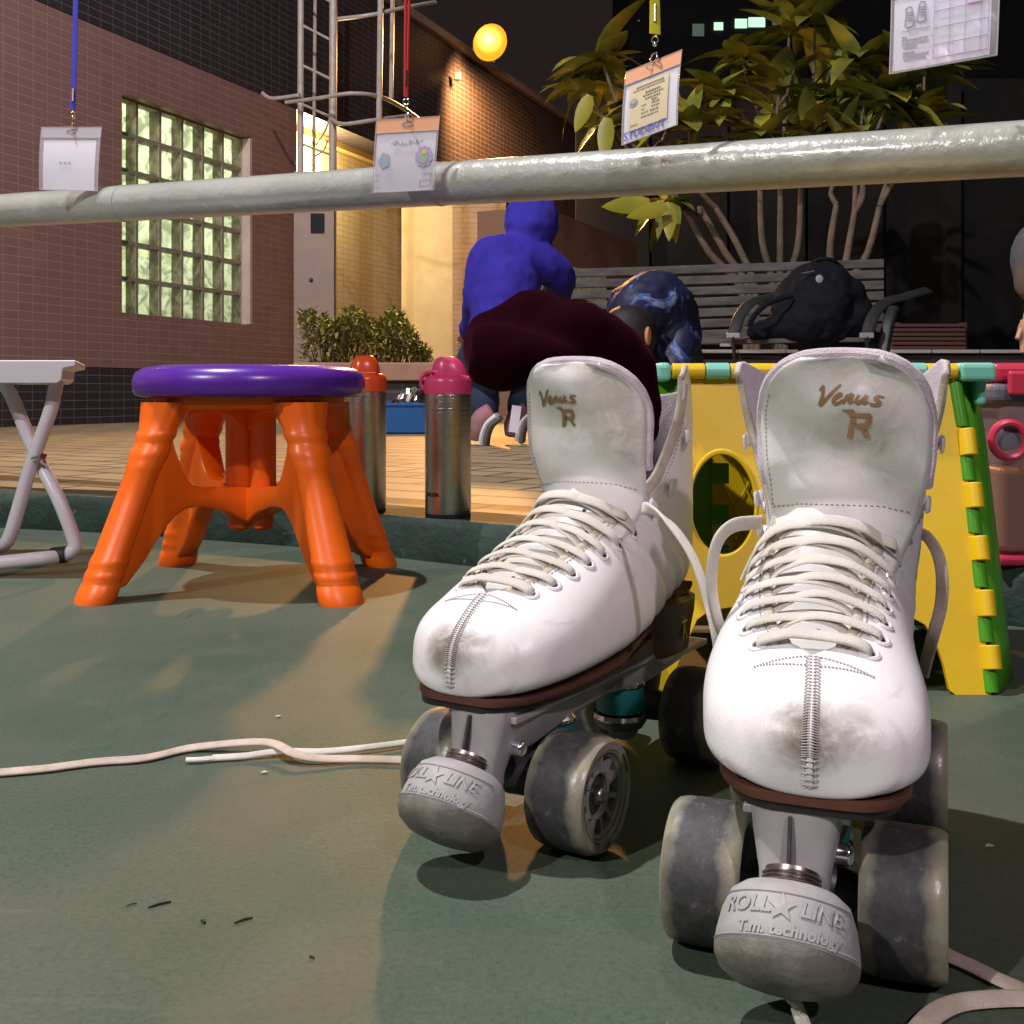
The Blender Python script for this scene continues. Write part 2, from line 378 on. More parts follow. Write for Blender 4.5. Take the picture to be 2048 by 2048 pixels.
# ---- ladder with its cage on the wall corner
lad = thing('cage_ladder', 'cream painted caged ladder fixed to the dark tiled wall', 'ladder', tuple(W(630, 783, 7.2)))
def LP(px, py, Y): return W(px, py, Y)
q = MB(); q.tube([LP(602, -160, 7.25), LP(600, 735, 7.25)], .021, 12); part('stringer', q, m_pipe, lad, True)
q = MB(); q.tube([LP(667, -160, 7.15), LP(664, 735, 7.15)], .025, 12); part('stringer', q, m_pipe, lad, True)
q = MB(); q.tube([LP(632, -160, 7.5), LP(627, 345, 7.5)], .012, 10); part('cage_bar', q, m_pipe, lad, True)
q = MB(); q.tube([LP(763, -160, 7.0), LP(758, 240, 7.0)], .018, 10); part('cage_bar', q, m_pipe, lad, True)
q = MB(); q.tube([LP(787, -160, 7.4), LP(782, 196, 7.4)], .014, 10); part('cage_bar', q, m_pipe, lad, True)
for pts, r in (([(572, 205, 7.2), (640, 196, 7.0), (700, 187, 6.9), (755, 192, 7.0), (800, 212, 7.3), (840, 240, 7.7)], .013),
               ([(525, 186, 7.3), (545, 197, 7.25), (600, 190, 7.2)], .013),
               ([(660, 236, 7.15), (685, 248, 7.0), (750, 240, 7.0), (812, 232, 7.3)], .013),
               ([(676, 38, 7.1), (740, 30, 7.0), (815, 14, 7.2), (870, 4, 7.5)], .013)):
    q = MB(); q.tube(catmull([LP(*p) for p in pts], 6), r, 10); part('cage_hoop', q, m_pipe, lad, True)
for (ax, ay, bx, by) in ((604, 50, 662, 80), (604, 130, 662, 158), (604, 208, 662, 234), (604, 288, 662, 310), (604, 368, 662, 388), (604, -30, 662, 4)):
    q = MB(); q.tube([LP(ax, ay, 7.25), LP(bx, by, 7.15)], .008, 8); part('rung', q, m_pipe, lad, True)
q = MB(); q.tube(catmull([LP(658, 240, 7.3), LP(650, 262, 7.3), LP(632, 290, 7.3)], 5), .006, 8); q.tube(catmull([LP(655, 280, 7.3), LP(648, 300, 7.3), LP(630, 312, 7.3)], 5), .006, 8)
part('brace', q, m_pipe, lad, True)
q = MB(); a_, b_ = LP(592, 410, 7.18), LP(668, 735, 7.10); 
q.box(((a_.x+b_.x)/2, 7.12, (a_.z+b_.z)/2+.05), (b_.x-a_.x, .03, a_.z-b_.z+.3)); pan = part('guard_panel', q, m_beige, lad, True, smooth=0, bevel=.003)
q = MB(); a_ = LP(635, 446, 7.1); q.box((a_.x, 7.098, a_.z), (.085, .012, .12)); part('slot', q, mat('black_hole', (.005, .005, .005), .8), pan, True, smooth=0)
q = MB(); a_ = LP(622, 560, 7.1); q.sphere((a_.x, 7.1, a_.z), .013); part('bolt', q, mat('dark_bolt', (.05, .04, .03), .5), pan, True)

# ---- orange floodlight
lt = thing('wall_floodlight', 'glaring orange sodium floodlight above the brick hall', 'floodlight', tuple(W(980, 83, 10.25)))
rotm = M.Rotation(R(28), 4, 'Y') @ M.Rotation(R(10), 4, 'X')
q = MB(); q.box(W(980, 88, 10.31), (.24, .16, .27), rotm); part('housing', q, mat('lamp_housing', (.08, .07, .06), .5, 1), lt, True, smooth=0, bevel=.01)
q = MB(); q.sphere(W(980, 85, 10.20), .15, 32, 18, sc=(1, .35, 1.12), m=rotm.to_4x4()); m_sl = mat('sodium_lens', (0, 0, 0), .6, spec=0, emis=(1, .62, .22), es=2.4); nt = m_sl.node_tree; o_, x_ = obj_xyz(nt); vl = nt.nodes.new('ShaderNodeVectorMath'); vl.operation = 'LENGTH'; nt.links.new(o_, vl.inputs[0]); nt.links.new(ramp(nt, mth(nt, 'MULTIPLY', vl.outputs['Value'], 5.0), [(.42, (1, .84, .46)), (.60, (1, .48, .08)), (.78, (.7, .20, .008))]), nt.nodes['Principled BSDF'].inputs['Emission Color']); part('lens', q, m_sl, lt, True, smooth=180)
q = MB(); q.tube([W(980, 88, 10.36), W(984, 92, 10.8), W(992, 96, 11.2)], .02); part('arm', q, m_pipe, lt, True)
spot = light('floodlight_beam', 'SPOT', W(985, 100, 10.0), 900, (1, .47, .15), .1, target=W(960, 330, 11.0), cone=110, blend=.9)
q = MB(); q.box(W(915, 153, 10.2), (.06, .05, .07)); cb_ = tag(part('junction_box', q, m_beige, smooth=0, bevel=.01), 'small beige junction box on the brick hall wall left of the floodlight', 'junction box')

# ---- hedge in planter
pl = thing('planter', 'low tiled planter with an orange brown coping below the cream wall', 'planter', tuple(W(770, 838, 5.6)))
q = MB(); a_ = W(600, 725, 5.5); b_ = W(878, 725, 5.5)
q.box(((a_.x+b_.x)/2, 5.75, a_.z-.045), (b_.x-a_.x+.06, .56, .09)); part('coping', q, mat('coping_stone', (.36, .19, .12), .6, col2=(.30, .16, .10), vs=9), pl, True, smooth=0, bevel=.008)
q = MB(); q.box(((a_.x+b_.x)/2, 5.76, (a_.z-.09)/2), (b_.x-a_.x, .5, a_.z-.09)); part('planter_wall', q, m_dark, pl, True, smooth=0)
def leaf_mesh(q, c, d, L, wd_, up=V((0, 0, 1)), curl=.15, fold=.12, nseg=4):
    d = d.normalized(); s_ = d.cross(up); s_ = s_.normalized() if s_.length > 1e-3 else V((1, 0, 0)); n_ = s_.cross(d).normalized()
    rows = []
    for i in range(nseg+1):
        t = i/nseg; wv = wd_*.5*math.sin(math.pi*min(.999, (.06+.94*t)**.75))**.8 if t < 1 else .001*wd_
        p = c+d*L*t-n_*L*curl*t*t
        rows.append([p-s_*wv+n_*wv*fold*2, p, p+s_*wv+n_*wv*fold*2])
    q.grid(rows)
m_hedge = mat('hedge_leaf', (.32, .31, .05), .5, col2=(.10, .14, .03), vs=9)  # leaf colour raised to stand for the yellow light on the hedge
m_hedge.node_tree.nodes['Principled BSDF'].inputs['Transmission Weight'].default_value = 0
q = MB(); rnd = random.Random(3)
for i in range(2600):
    u = rnd.random(); x = a_.x-.02+u*(b_.x-a_.x-.04); hh = .25*(1-.75*max(0, (u-.72)/.28)**1.5)*(1+.15*math.sin(u*19))
    z = a_.z-.02+hh*rnd.random()**.6; yy = 5.52+.42*rnd.random()
    d = V((rnd.uniform(-1, 1), rnd.uniform(-1, .4), rnd.uniform(-.2, 1.1)))
    leaf_mesh(q, V((x, yy, z)), d, rnd.uniform(.03, .055), rnd.uniform(.014, .022), nseg=2)
hed = thing('hedge', 'leafy green hedge growing out of the low planter', 'hedge', tuple(W(770, 725, 5.7)))
part('foliage', q, m_hedge, hed, True, smooth=0)
q = MB()
for i in range(40):
    x = rnd.uniform(a_.x+.05, b_.x-.15); q.tube([V((x, 5.7+rnd.uniform(-.15, .15), a_.z-.06)), V((x+rnd.uniform(-.05, .05), 5.7+rnd.uniform(-.2, .2), a_.z+.16))], .004, 5)
part('stems', q, mat('hedge_stem', (.12, .09, .04), .8), hed, True)

# ---- frangipani shrubs
m_leaf = mat('frangipani_leaf', (.15, .18, .035), .42, col2=(.46, .36, .04), vs=3.5, lo=.42, hi=.66, spec=.4)  # gold lamp light on the leaves is put into their colour
m_bark = mat('frangipani_bark', (.17, .12, .08), .7, col2=(.10, .07, .05), vs=14, bp=.4, bs=40, bd=.003)
def frangipani(label, base, tips, seed, grp='frangipani shrubs behind the bench'):
    rnd = random.Random(seed); bp_ = W(*base)
    t = thing('frangipani_tree', label, 'shrub', (bp_.x, bp_.y, 0), 0, grp)
    tr = MB(); cr = MB(); root = V((bp_.x, bp_.y, .05))
    tw_ = [W(a, b, c) for a, b, c, d in tips]; cm = sum(tw_, V((0, 0, 0)))/len(tw_); wspan = max(abs(p.x-cm.x) for p in tw_)
    nodes = []
    for k in (-1, 0, 1):
        nd = bp_.lerp(V((cm.x+k*wspan*.75, cm.y, cm.z)), .42)+V((0, rnd.uniform(-.08, .08), rnd.uniform(-.05, .03))); nodes.append(nd)
        tr.tube(catmull([root+V((k*.03, 0, 0)), bp_+V((k*.035, 0, -.12)), bp_.lerp(nd, .5)+V((k*.05, 0, -.05)), nd], 5), [.030, .026, .022, .018], 8)
    for k, (px, py, Y, sz) in enumerate(tips):
        sz *= 1.12
        tip = tw_[k]; nd = min(nodes, key=lambda p: abs(p.x-(bp_.x+(tip.x-bp_.x)*.5))); mid = nd.lerp(tip, .5)+V((rnd.uniform(-.07, .07), rnd.uniform(-.05, .05), -.06))
        pts = catmull([nd, nd.lerp(mid, .5)+V((rnd.uniform(-.03, .03), 0, -.02)), mid, tip], 5)
        tr.tube(pts, [.018, .015, .012, .009], 8)
        ax = (tip-mid).normalized()
        nl = rnd.randint(12, 16)
        for i in range(nl):
            a = i*2.4+rnd.uniform(-.3, .3); el = rnd.uniform(-.35, 1.0)
            ref = ax.orthogonal().normalized(); bb = ax.cross(ref)
            d = ref*math.cos(a)+bb*math.sin(a)+ax*el
            leaf_mesh(cr, tip+ax*rnd.uniform(-.07, .02), d, sz*rnd.uniform(.8, 1.4), sz*rnd.uniform(.34, .52), curl=rnd.uniform(.1, .6), nseg=6)
        for s_ in range(1):
            q0 = pts[rnd.randint(len(pts)//2, len(pts)-3)]; q1 = q0+V((rnd.uniform(-.25, .25), rnd.uniform(-.1, .1), rnd.uniform(.15, .35)))
            tr.tube([q0, q0.lerp(q1, .5)+V((.02, 0, -.02)), q1], [.012, .01, .009], 7)
            for i in range(7):
                d = V((rnd.uniform(-1, 1), rnd.uniform(-1, 1), rnd.uniform(-.5, 1)))
                leaf_mesh(cr, q1, d, sz*rnd.uniform(.5, .85), sz*.28, curl=rnd.uniform(0, .4), nseg=5)
    part('trunk', tr, m_bark, t, True, smooth=60); part('crown', cr, m_leaf, t, True, smooth=180)
    return t
frangipani('shrub whose long leaves reach left of the yellow lanyard', (1500, 560, 7.0), [(1200, 110, 6.9, .30), (1265, 215, 7.1, .32), (1170, 170, 7.1, .28), (1375, 240, 6.8, .30), (1330, 400, 6.9, .22)], 5)
frangipani('tallest shrub rising behind the middle of the bench', (1560, 560, 7.3), [(1480, 110, 7.2, .30), (1630, 40, 7.4, .34), (1560, 170, 7.3, .30), (1440, 180, 7.0, .28), (1650, 190, 7.2, .3), (1520, 270, 7.1, .22), (1580, 50, 7.4, .3)], 8)
frangipani('shrub with drooping leaves behind the right hand end of the bench', (1680, 560, 6.8), [(1780, 190, 6.7, .32), (1840, 150, 6.8, .34), (1720, 120, 6.9, .30), (1730, 270, 6.6, .22), (1850, 230, 6.7, .28), (1620, 260, 6.9, .22)], 12)
m_yleaf = mat('yellow_leaf', (.34, .29, .02), .45, col2=(.24, .24, .02), vs=6)
tree0 = bpy.data.objects['frangipani_tree']
def lone(px, py, Y, dx, dz, L, par):
    q = MB(); leaf_mesh(q, W(px, py, Y), V((dx, -.15, dz)), L, L*.36, up=V((0, 1, 0)), curl=.05, nseg=8); return part('yellow_leaf', q, m_yleaf, par, True, smooth=180)
for a_ in ((1340, 405, 6.6, -.05, -1, .24), (1300, 405, 6.6, -1, -.12, .30), (1335, 412, 6.5, -1, -.30, .26), (1180, 190, 6.7, -.35, -.9, .26), (1215, 235, 6.7, -.1, -1, .28)): lone(*a_, tree0)
# ---- background block with lit windows, dark low wall, distant dark wall
m_nite = mat('night_facade', (.02, .018, .018), .8, col2=(.012, .011, .012), vs=.6)
far_b = thing('distant_building', 'dark distant block with a row of lit windows high up', 'building', (8, 24, 0))
q = MB(); q.box((9.5, 26, 5.2), (14, 4, 10.4)); part('wall', q, m_nite, far_b, True, smooth=0)
m_litw = mat('lit_window', (.6, .7, .6), .4, emis=(.50, .85, .58), es=1.1); m_dimw = mat('dim_window', (.3, .35, .3), .4, emis=(.35, .55, .42), es=.12)
for (xa, xb, ya, yb, mt) in ((1385, 1408, 48, 72, m_dimw), (1428, 1446, 45, 60, m_litw), (1470, 1494, 38, 56, m_litw), (1497, 1530, 35, 54, m_litw), (1545, 1562, 30, 50, m_dimw), (1578, 1592, 26, 40, m_litw), (1594, 1612, 22, 40, m_litw), (1240, 1244, 38, 42, m_litw), (1276, 1279, 40, 43, m_dimw)):
    a_, b_ = W(xa, ya, 23.98), W(xb, yb, 23.98); q = MB(); q.box(((a_.x+b_.x)/2, 23.98, (a_.z+b_.z)/2), (b_.x-a_.x, .03, a_.z-b_.z)); part('window', q, mt, far_b, True, smooth=0)
dw = thing('dark_wall', 'dark panelled wall closing the court behind the shrubs', 'wall', (3, 10.5, 0))
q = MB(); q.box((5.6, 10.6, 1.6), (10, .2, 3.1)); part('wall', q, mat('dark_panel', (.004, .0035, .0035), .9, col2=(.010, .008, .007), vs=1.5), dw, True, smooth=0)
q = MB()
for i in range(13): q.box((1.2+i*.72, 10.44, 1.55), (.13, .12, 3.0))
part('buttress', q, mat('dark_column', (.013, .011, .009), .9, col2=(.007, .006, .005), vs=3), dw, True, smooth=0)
lw = thing('coping_wall', 'low dark wall with a pale coping behind the bench', 'wall', (3, 6.3, 0))
q = MB(); a_, b_ = W(1380, 703, 6.3), W(2250, 703, 6.3)
q.box(((a_.x+b_.x)/2, 6.4, (a_.z-.03)/2+.02), (b_.x-a_.x, .16, a_.z-.04)); part('wall', q, mat('dark_brick', (.05, .032, .028), .8), lw, True, smooth=0)
q = MB()
for i in range(9):
    x0 = a_.x+(b_.x-a_.x)*i/9; q.box((x0+.13, 6.38, a_.z), ((b_.x-a_.x)/9-.012, .2, .02))
part('coping', q, mat('pale_coping', (.38, .36, .32), .6), lw, True, smooth=0, bevel=.003)
cr_ = thing('slatted_crate', 'reddish brown slatted planter box on the low wall right of the bench', 'planter box', tuple(W(1855, 697, 6.35)))
for i in range(6):
    q = MB(); a_, b_ = W(1782, 647+i*9, 6.3), W(1932, 654+i*9, 6.3); q.box(((a_.x+b_.x)/2, 6.32, (a_.z+b_.z)/2), (b_.x-a_.x, .03, .018)); part('slat', q, mat('red_slat', (.085, .035, .025), .6) if i == 0 else bpy.data.materials['red_slat'], cr_, True, smooth=0, bevel=.002)
for px in (1790, 1924):
    q = MB(); q.box(W(px, 672, 6.36), (.04, .04, .15)); part('post', q, bpy.data.materials['red_slat'], cr_, True, smooth=0)
# ================================================================== RAILING AND BADGES
m_rail = mat('thick_grey_paint', (.40, .41, .37), .28, col2=(.34, .36, .32), vs=7, bp=.55, bs=55, bd=.004, coat=.5)
rl = thing('railing', 'glossy grey green painted steel railing crossing the whole picture', 'railing', (0, 1.6, CZ))
RA, RB = W(0, 422, 1.875), W(2048, 297, 1.105)
ext = (RB-RA)
ra, rb_ = RA-ext*.35, RB+ext*.35
def rail_at(px):  # depth of the rail at a picture column
    iv = 1/1.875+(1/1.105-1/1.875)*px/2048; return 1/iv
n_ = 220; pts = [ra.lerp(rb_, i/n_) for i in range(n_+1)]
q = MB(); q.tube(pts, .0275, 40); part('rail', q, m_rail, rl, True)
up = V((0, 0, .62))
q = MB(); q.tube([ra+up, rb_+up], .0275, 24); part('upper_rail', q, m_rail, rl, True)
for e in (ra, rb_):
    q = MB(); q.tube([V((e.x, e.y, 0)), e+up], .03, 24); part('post', q, m_rail, rl, True)
q = MB()
for px in (882, 250):
    Y = rail_at(px); c_ = W(px, 422-.061*px, Y); q.tube([c_-ext.normalized()*.002, c_+ext.normalized()*.002], .0282, 40)
part('weld_ring', q, mat('weld_paint', (.36, .36, .34), .4), rl, True)
def clear_plastic(name, col, a=.28, rough=.12):
    m = bpy.data.materials.new(name); m.use_nodes = True; nt = m.node_tree; b = nt.nodes['Principled BSDF']; out = nt.nodes['Material Output']
    b.inputs['Base Color'].default_value = (*col, 1); b.inputs['Roughness'].default_value = rough
    nt.links.new(bump(nt, noise(nt, 45, 2, None), .12, .003), b.inputs['Normal'])
    tr = nt.nodes.new('ShaderNodeBsdfTransparent'); mx = nt.nodes.new('ShaderNodeMixShader'); mx.inputs[0].default_value = a
    nt.links.new(tr.outputs[0], mx.inputs[1]); nt.links.new(b.outputs[0], mx.inputs[2]); nt.links.new(mx.outputs[0], out.inputs[0]); return m
m_clear = clear_plastic('clear_plastic', (.8, .8, .85), .20)
m_strip = clear_plastic('clear_strip', (.55, .55, .58), .55)
m_lampstrip = clear_plastic('lamplit_strip', (.85, .45, .26), .8)  # lamp light on the translucent strip is put in as its peach colour
m_card = mat('white_card', (.74, .72, .78), .5, bp=.15, bs=40)
m_gold = mat('gold_metal', (.80, .62, .35), .25, 1); m_chrome = mat('chrome', (.75, .75, .77), .18, 1)
m_ink = mat('grey_ink', (.30, .29, .34), .6); m_line = mat('blue_grey_line', (.40, .38, .58), .6)
def bil(c4, u, v_, off=0, bow=0):
    a = c4[0].lerp(c4[1], u); b_ = c4[3].lerp(c4[2], u); p = a.lerp(b_, v_)
    n = (c4[1]-c4[0]).cross(c4[3]-c4[0]).normalized()
    if n.y > 0: n = -n
    return p+n*(off+bow*math.sin(math.pi*v_)*1.0)
def patch(q, c4, u0, v0, u1, v1, off, bow=0, th=.0006, rad=0, n=8):
    rows = []
    for s_ in (0, 1):
        pass
    fr = [[bil(c4, u0+(u1-u0)*j/n, v0+(v1-v0)*i/n, off, bow) for j in range(n+1)] for i in range(n+1)]
    bk = [[bil(c4, u0+(u1-u0)*j/n, v0+(v1-v0)*i/n, off-th, bow) for j in range(n+1)] for i in range(n+1)]
    q.grid(fr); q.grid(bk)
    for (e1, e2) in ((fr[0], bk[0]), (fr[-1], bk[-1]), ([r[0] for r in fr], [r[0] for r in bk]), ([r[-1] for r in fr], [r[-1] for r in bk])): q.grid([e1, e2])
    return q
def badge(label, corners, Y, dY, strip, split, card, lan_px, hook_px, cordmat, cordkind, bow=0, clipmat=None, cname='lanyard'):
    c4 = [W(px, py, Y+d) for (px, py), d in zip(corners, dY)]
    hp = W(hook_px[0], hook_px[1], Y)
    t = thing('badge_holder', label, 'badge', tuple(hp), 0, 'badges hung from the railing')
    q = MB(); patch(q, c4, 0, 0, 1, split, .0006, bow); hh = part('header_strip', q, strip, t, True, merge=.00005)
    q = MB(); patch(q, c4, 0, split, 1, 1, .0010, bow); part('sleeve', q, m_clear, t, True, merge=.00005)
    q = MB()
    for e in (0, 1): q.tube([bil(c4, .004+e*.992, k/8, .0008, bow) for k in range(9)], .0006, 6)
    q.tube([bil(c4, k/8, .995, .0008, bow) for k in range(9)], .0006, 6); q.tube([bil(c4, k/8, split, .0014, bow) for k in range(9)], .0008, 6); q.tube([bil(c4, k/8, .005, .0008, bow) for k in range(9)], .0005, 6)
    part('welded_seam', q, m_strip, t, True)
    q = MB(); q.torus(bil(c4, .5, split*.45, .0012, bow), (0, -1, .1), .0052, .0006, sc=(1.3, .6)); part('slot_rim', q, m_ink, hh, True)
    q = MB(); patch(q, c4, card[0], card[1], card[2], card[3], -.0004, bow, .0004); cd_ = part('card', q, m_card, t, True, merge=.00005)
    # clip
    q = MB(); sl = bil(c4, .5, split*.45, 0, bow)
    q.torus(hp.lerp(sl, .55), (1, .3, 0), .0062, .0011, sc=(1.35, .75)); q.sphere(hp+V((0, 0, .001)), .0028); q.torus(hp+V((0, 0, .006)), (0, 1, .2), .0035, .0009)
    part('clip', q, clipmat or m_chrome, t, True)
    # cord up to the upper rail
    top = V((hp.x+(lan_px-hook_px[0])*Y/F*(1.2), hp.y+.03, hp.z+.45 if hp.z < .8 else hp.z+.3)); st = hp+V((0, 0, .012))
    if cordkind == 'flat':
        q = MB(); q.ribbon([st.lerp(top, k/20) for k in range(21)], (0, -1, 0), .0085, .0016)
    elif cordkind == 'twin':
        q = MB()
        for s_ in (-1, 1): q.tube([st.lerp(top, k/20)+V((s_*(.0012+.0035*k/20), 0, 0)) for k in range(21)], .0019, 8)
    else:
        q = MB(); q.ribbon([st.lerp(top, k/20) for k in range(21)], (.3, -1, 0), .0135, .0014, tw=lambda s: .5*math.sin(s*5))
    part('cord', q, cordmat, t, True)
    q = MB(); a_ = st.lerp(top, .03); b2 = st.lerp(top, .075); q.tube([a_, b2], .0038, 10, sq=(1, .6)); part('crimp', q, clipmat or m_chrome, t, True)
    return t, c4, cd_
fab = dict(rough=.75, bp=.5, bs=900, bd=.0004)
m_blue = mat('blue_cord', (.035, .03, .42), **fab); m_red = mat('red_cord', (.42, .012, .015), **fab); m_yel = mat('yellow_strap', (.62, .60, .02), **fab)
b1_, c4, cd_ = badge('badge with an almost blank card on a flat blue lanyard', [(83, 254), (204, 254), (196, 383), (79, 380)], 1.73, (0, .004, -.012, -.012), m_strip, .18, (.06, .22, .93, .985), 145, (146, 236), m_blue, 'flat', .004, m_gold)
q = MB()
for i, u in enumerate((.34, .41, .48)): patch(q, c4, u, .565, u+.035, .60, .0016, .004, .0002, n=2)
part('printed_mark', q, mat('faint_ink', (.42, .40, .44), .6), cd_, True)
b2_, c4, cd_ = badge('badge with a handwritten name and coloured stickers on a red lanyard', [(753, 240), (880, 232), (868, 381), (744, 387)], 1.40, (0, 0, -.01, -.01), m_lampstrip, .2, (.03, .21, .97, .985), 817, (812, 213), m_red, 'twin', .003)
q = MB()   # scrawled handwriting
sc_ = [(.26, .36), (.33, .31), (.36, .33), (.30, .37), (.38, .345), (.42, .39), (.44, .33), (.47, .39), (.50, .35), (.53, .38), (.56, .31), (.57, .38), (.60, .33), (.64, .37), (.67, .32), (.70, .37), (.76, .31)]
q.tube(catmull([bil(c4, u, v_, .0016, .003) for u, v_ in sc_], 5), .00035, 5)
for (ax, ay, bx, by) in ((.80, .78, .93, .77), (.93, .77, .94, .92), (.94, .92, .76, .94), (.76, .94, .76, .86), (.76, .86, .9, .85), (.03, .76, .11, .76), (.03, .83, .11, .83), (.03, .92, .11, .92)):
    q.tube([bil(c4, ax, ay, .0014, .003), bil(c4, bx, by, .0014, .003)], .0003, 4)
part('handwriting', q, m_ink, cd_, True)
def scallop(q, c4, cu, cv, ru, rv, n, amp, off, bow):
    pts = []
    for k in range(n*6):
        a = 2*math.pi*k/(n*6); r = 1+amp*abs(math.sin(a*n/2)); pts.append(bil(c4, cu+ru*r*math.cos(a), cv+rv*r*math.sin(a), off, bow))
    b = len(q.v); c_ = bil(c4, cu, cv, off, bow); q.v += [c_]+pts; m_ = len(pts); q.f += [(b, b+1+i, b+1+(i+1) % m_) for i in range(m_)]
q = MB(); scallop(q, c4, .80, .55, .12, .125, 10, .18, .0016, .003); part('sticker', q, mat('lilac_sticker', (.42, .36, .62), .4), cd_, True)
q = MB(); scallop(q, c4, .79, .55, .07, .085, 6, .1, .0019, .003); part('sticker', q, mat('green_sticker', (.36, .46, .34), .4), cd_, True)
q = MB(); scallop(q, c4, .80, .49, .04, .03, 5, .1, .0022, .003); part('sticker', q, mat('yellow_sticker', (.62, .56, .12), .4), cd_, True)
q = MB(); scallop(q, c4, .17, .58, .075, .09, 5, .25, .0016, .003); part('sticker', q, mat('grey_blue_sticker', (.36, .42, .50), .4), cd_, True)
b3_, c4, cd_ = badge('tilted student pass with a yellow card on a yellow strap', [(1253, 144), (1365, 99), (1356, 250), (1244, 292)], 1.235, (.03, -.02, -.03, .02), m_lampstrip, .2, (.03, .22, .96, .985), 1313, (1310, 90), m_yel, 'wide', .002)
q = MB(); patch(q, c4, .13, .26, .82, .86, .0016, .002, .0002); part('printed_panel', q, mat('pale_yellow_print', (.62, .53, .34), .55), cd_, True)
def map_text(q, c4, body, size_uv, cu, cv, off, bow, shear=0, asp=None, bold=0):
    vs, fs = text_mesh(body, 1, shear, bold); Wd = (c4[1]-c4[0]).length; Hd = (c4[3]-c4[0]).length
    q.add([bil(c4, cu+p.x*size_uv, cv-p.y*size_uv*Wd/Hd, off, bow) for p in vs], fs)
q = MB(); map_text(q, c4, 'STUDENT', .17, .42, .915, .0022, .002, bold=.015); part('title_text', q, mat('indigo_ink', (.16, .15, .42), .5), cd_, True, smooth=0)
q = MB(); rr = random.Random(2)
for (u0, u1, v0, h_) in ((.45, .58, .235, .012), (.25, .74, .30, .02), (.2, .76, .34, .016), (.42, .68, .40, .024), (.38, .74, .445, .018), (.42, .70, .49, .018), (.54, .64, .53, .02), (.36, .44, .57, .014), (.54, .68, .57, .02), (.36, .41, .62, .014), (.54, .68, .62, .018), (.36, .48, .67, .014), (.52, .66, .67, .02), (.36, .66, .72, .016), (.16, .3, .79, .014)):
    u = u0
    while u < u1:
        wl = rr.uniform(.012, .035); patch(q, c4, u, v0, min(u+wl, u1), v0+h_, .0021, .002, .0001, n=1); u += wl+.012
part('small_print', q, mat('brown_ink', (.20, .16, .13), .6), cd_, True, smooth=0)
q = MB(); scallop(q, c4, .21, .50, .075, .05, 6, .05, .0021, .002); em = part('emblem', q, mat('emblem_blue', (.22, .30, .40), .5), cd_, True)
q = MB(); scallop(q, c4, .21, .475, .045, .035, 3, .2, .0024, .002); part('emblem_top', q, mat('emblem_ochre', (.42, .36, .22), .5), em, True)
b4_, c4, cd_ = badge('wide badge with a ruled stamp chart and two small shoe sketches', [(1783, -40), (2001, -95), (1994, 112), (1778, 150)], 1.085, (.01, 0, -.02, -.02), m_strip, .22, (.035, .24, .93, .97), 1880, (1890, -90), m_yel, 'wide', .002)
q = MB()
gu = [.40, .545, .69, .835]; gv = [.30, .46, .625, .79, .92]
for u in gu+[.905]: q.tube([bil(c4, u-.0+(0), .28, .0016, .002), bil(c4, u, .92, .0016, .002)], .0003, 4)
for v_ in gv: q.tube([bil(c4, .40, v_, .0016, .002), bil(c4, .905, v_, .0016, .002)], .0003, 4)
part('chart_grid', q, m_line, cd_, True)
q = MB(); patch(q, c4, .70, .30, .83, .45, .0015, .002, .0001, n=2); part('pink_stamp', q, mat('pink_stamp', (.68, .48, .70), .5), cd_, True)
q = MB()
for (cu, cv, s_) in ((.17, .47, 1), (.28, .44, -1)):   # two line sketched shoes
    o_l = [(-.035, -.10), (.015, -.11), (.03, -.02), (.04, .05), (.03, .09), (-.03, .09), (-.035, .03), (-.03, -.04), (-.035, -.10)]
    q.tube(catmull([bil(c4, cu+s_*a, cv+b_, .0016, .002) for a, b_ in o_l], 3), .0005, 5)
    for k in range(4): q.tube([bil(c4, cu-.02, cv-.06+k*.028, .0016, .002), bil(c4, cu+.022, cv-.055+k*.028, .0016, .002)], .0004, 4)
q.tube([bil(c4, .10, .60, .0016, .002), bil(c4, .36, .60, .0016, .002)], .0003, 4)
part('shoe_sketch', q, m_ink, cd_, True)
q = MB()
for r_, (u0, u1) in enumerate(((.11, .15), (.11, .34), (.11, .36), (.12, .24), (.12, .22), (.12, .36), (.13, .32))):
    v0 = .655+r_*.034+(.02 if r_ > 3 else 0); u = u0
    while u < u1:
        wl = rr.uniform(.008, .02); patch(q, c4, u, v0, u+wl, v0+.02, .0016, .002, .0001, n=1); u += wl+.007
part('small_print', q, m_ink, cd_, True, smooth=0)

# ================================================================== ORANGE AND PURPLE STOOL
m_or = mat('orange_plastic', (.95, .150, .004), .38, col2=(.84, .128, .004), vs=6, rvar=.22, bp=.12, bs=40, bd=.002)
m_pu = mat('purple_plastic', (.105, .022, .33), .28, col2=(.085, .018, .28), vs=8, rvar=.2, bp=.06, bs=40, bd=.001)
S = thing('plastic_stool', 'orange legged plastic stool with a round purple seat', 'stool', (-.311, 1.34, 0), R(-2))
q = MB(); q.lathe([(.0001, .2575), (.06, .2572), (.105, .2568), (.122, .2545), (.131, .249), (.1345, .241), (.135, .232), (.1335, .226), (.131, .2225), (.124, .2205), (.118, .222), (.115, .236), (.0001, .238)], 72)
part('seat', q, m_pu, S, smooth=60)
q = MB(); q.lathe([(.0001, .2358), (.106, .2358), (.110, .230), (.110, .212), (.102, .207), (.0001, .209)], 48); part('seat_frame', q, m_or, S, smooth=40)
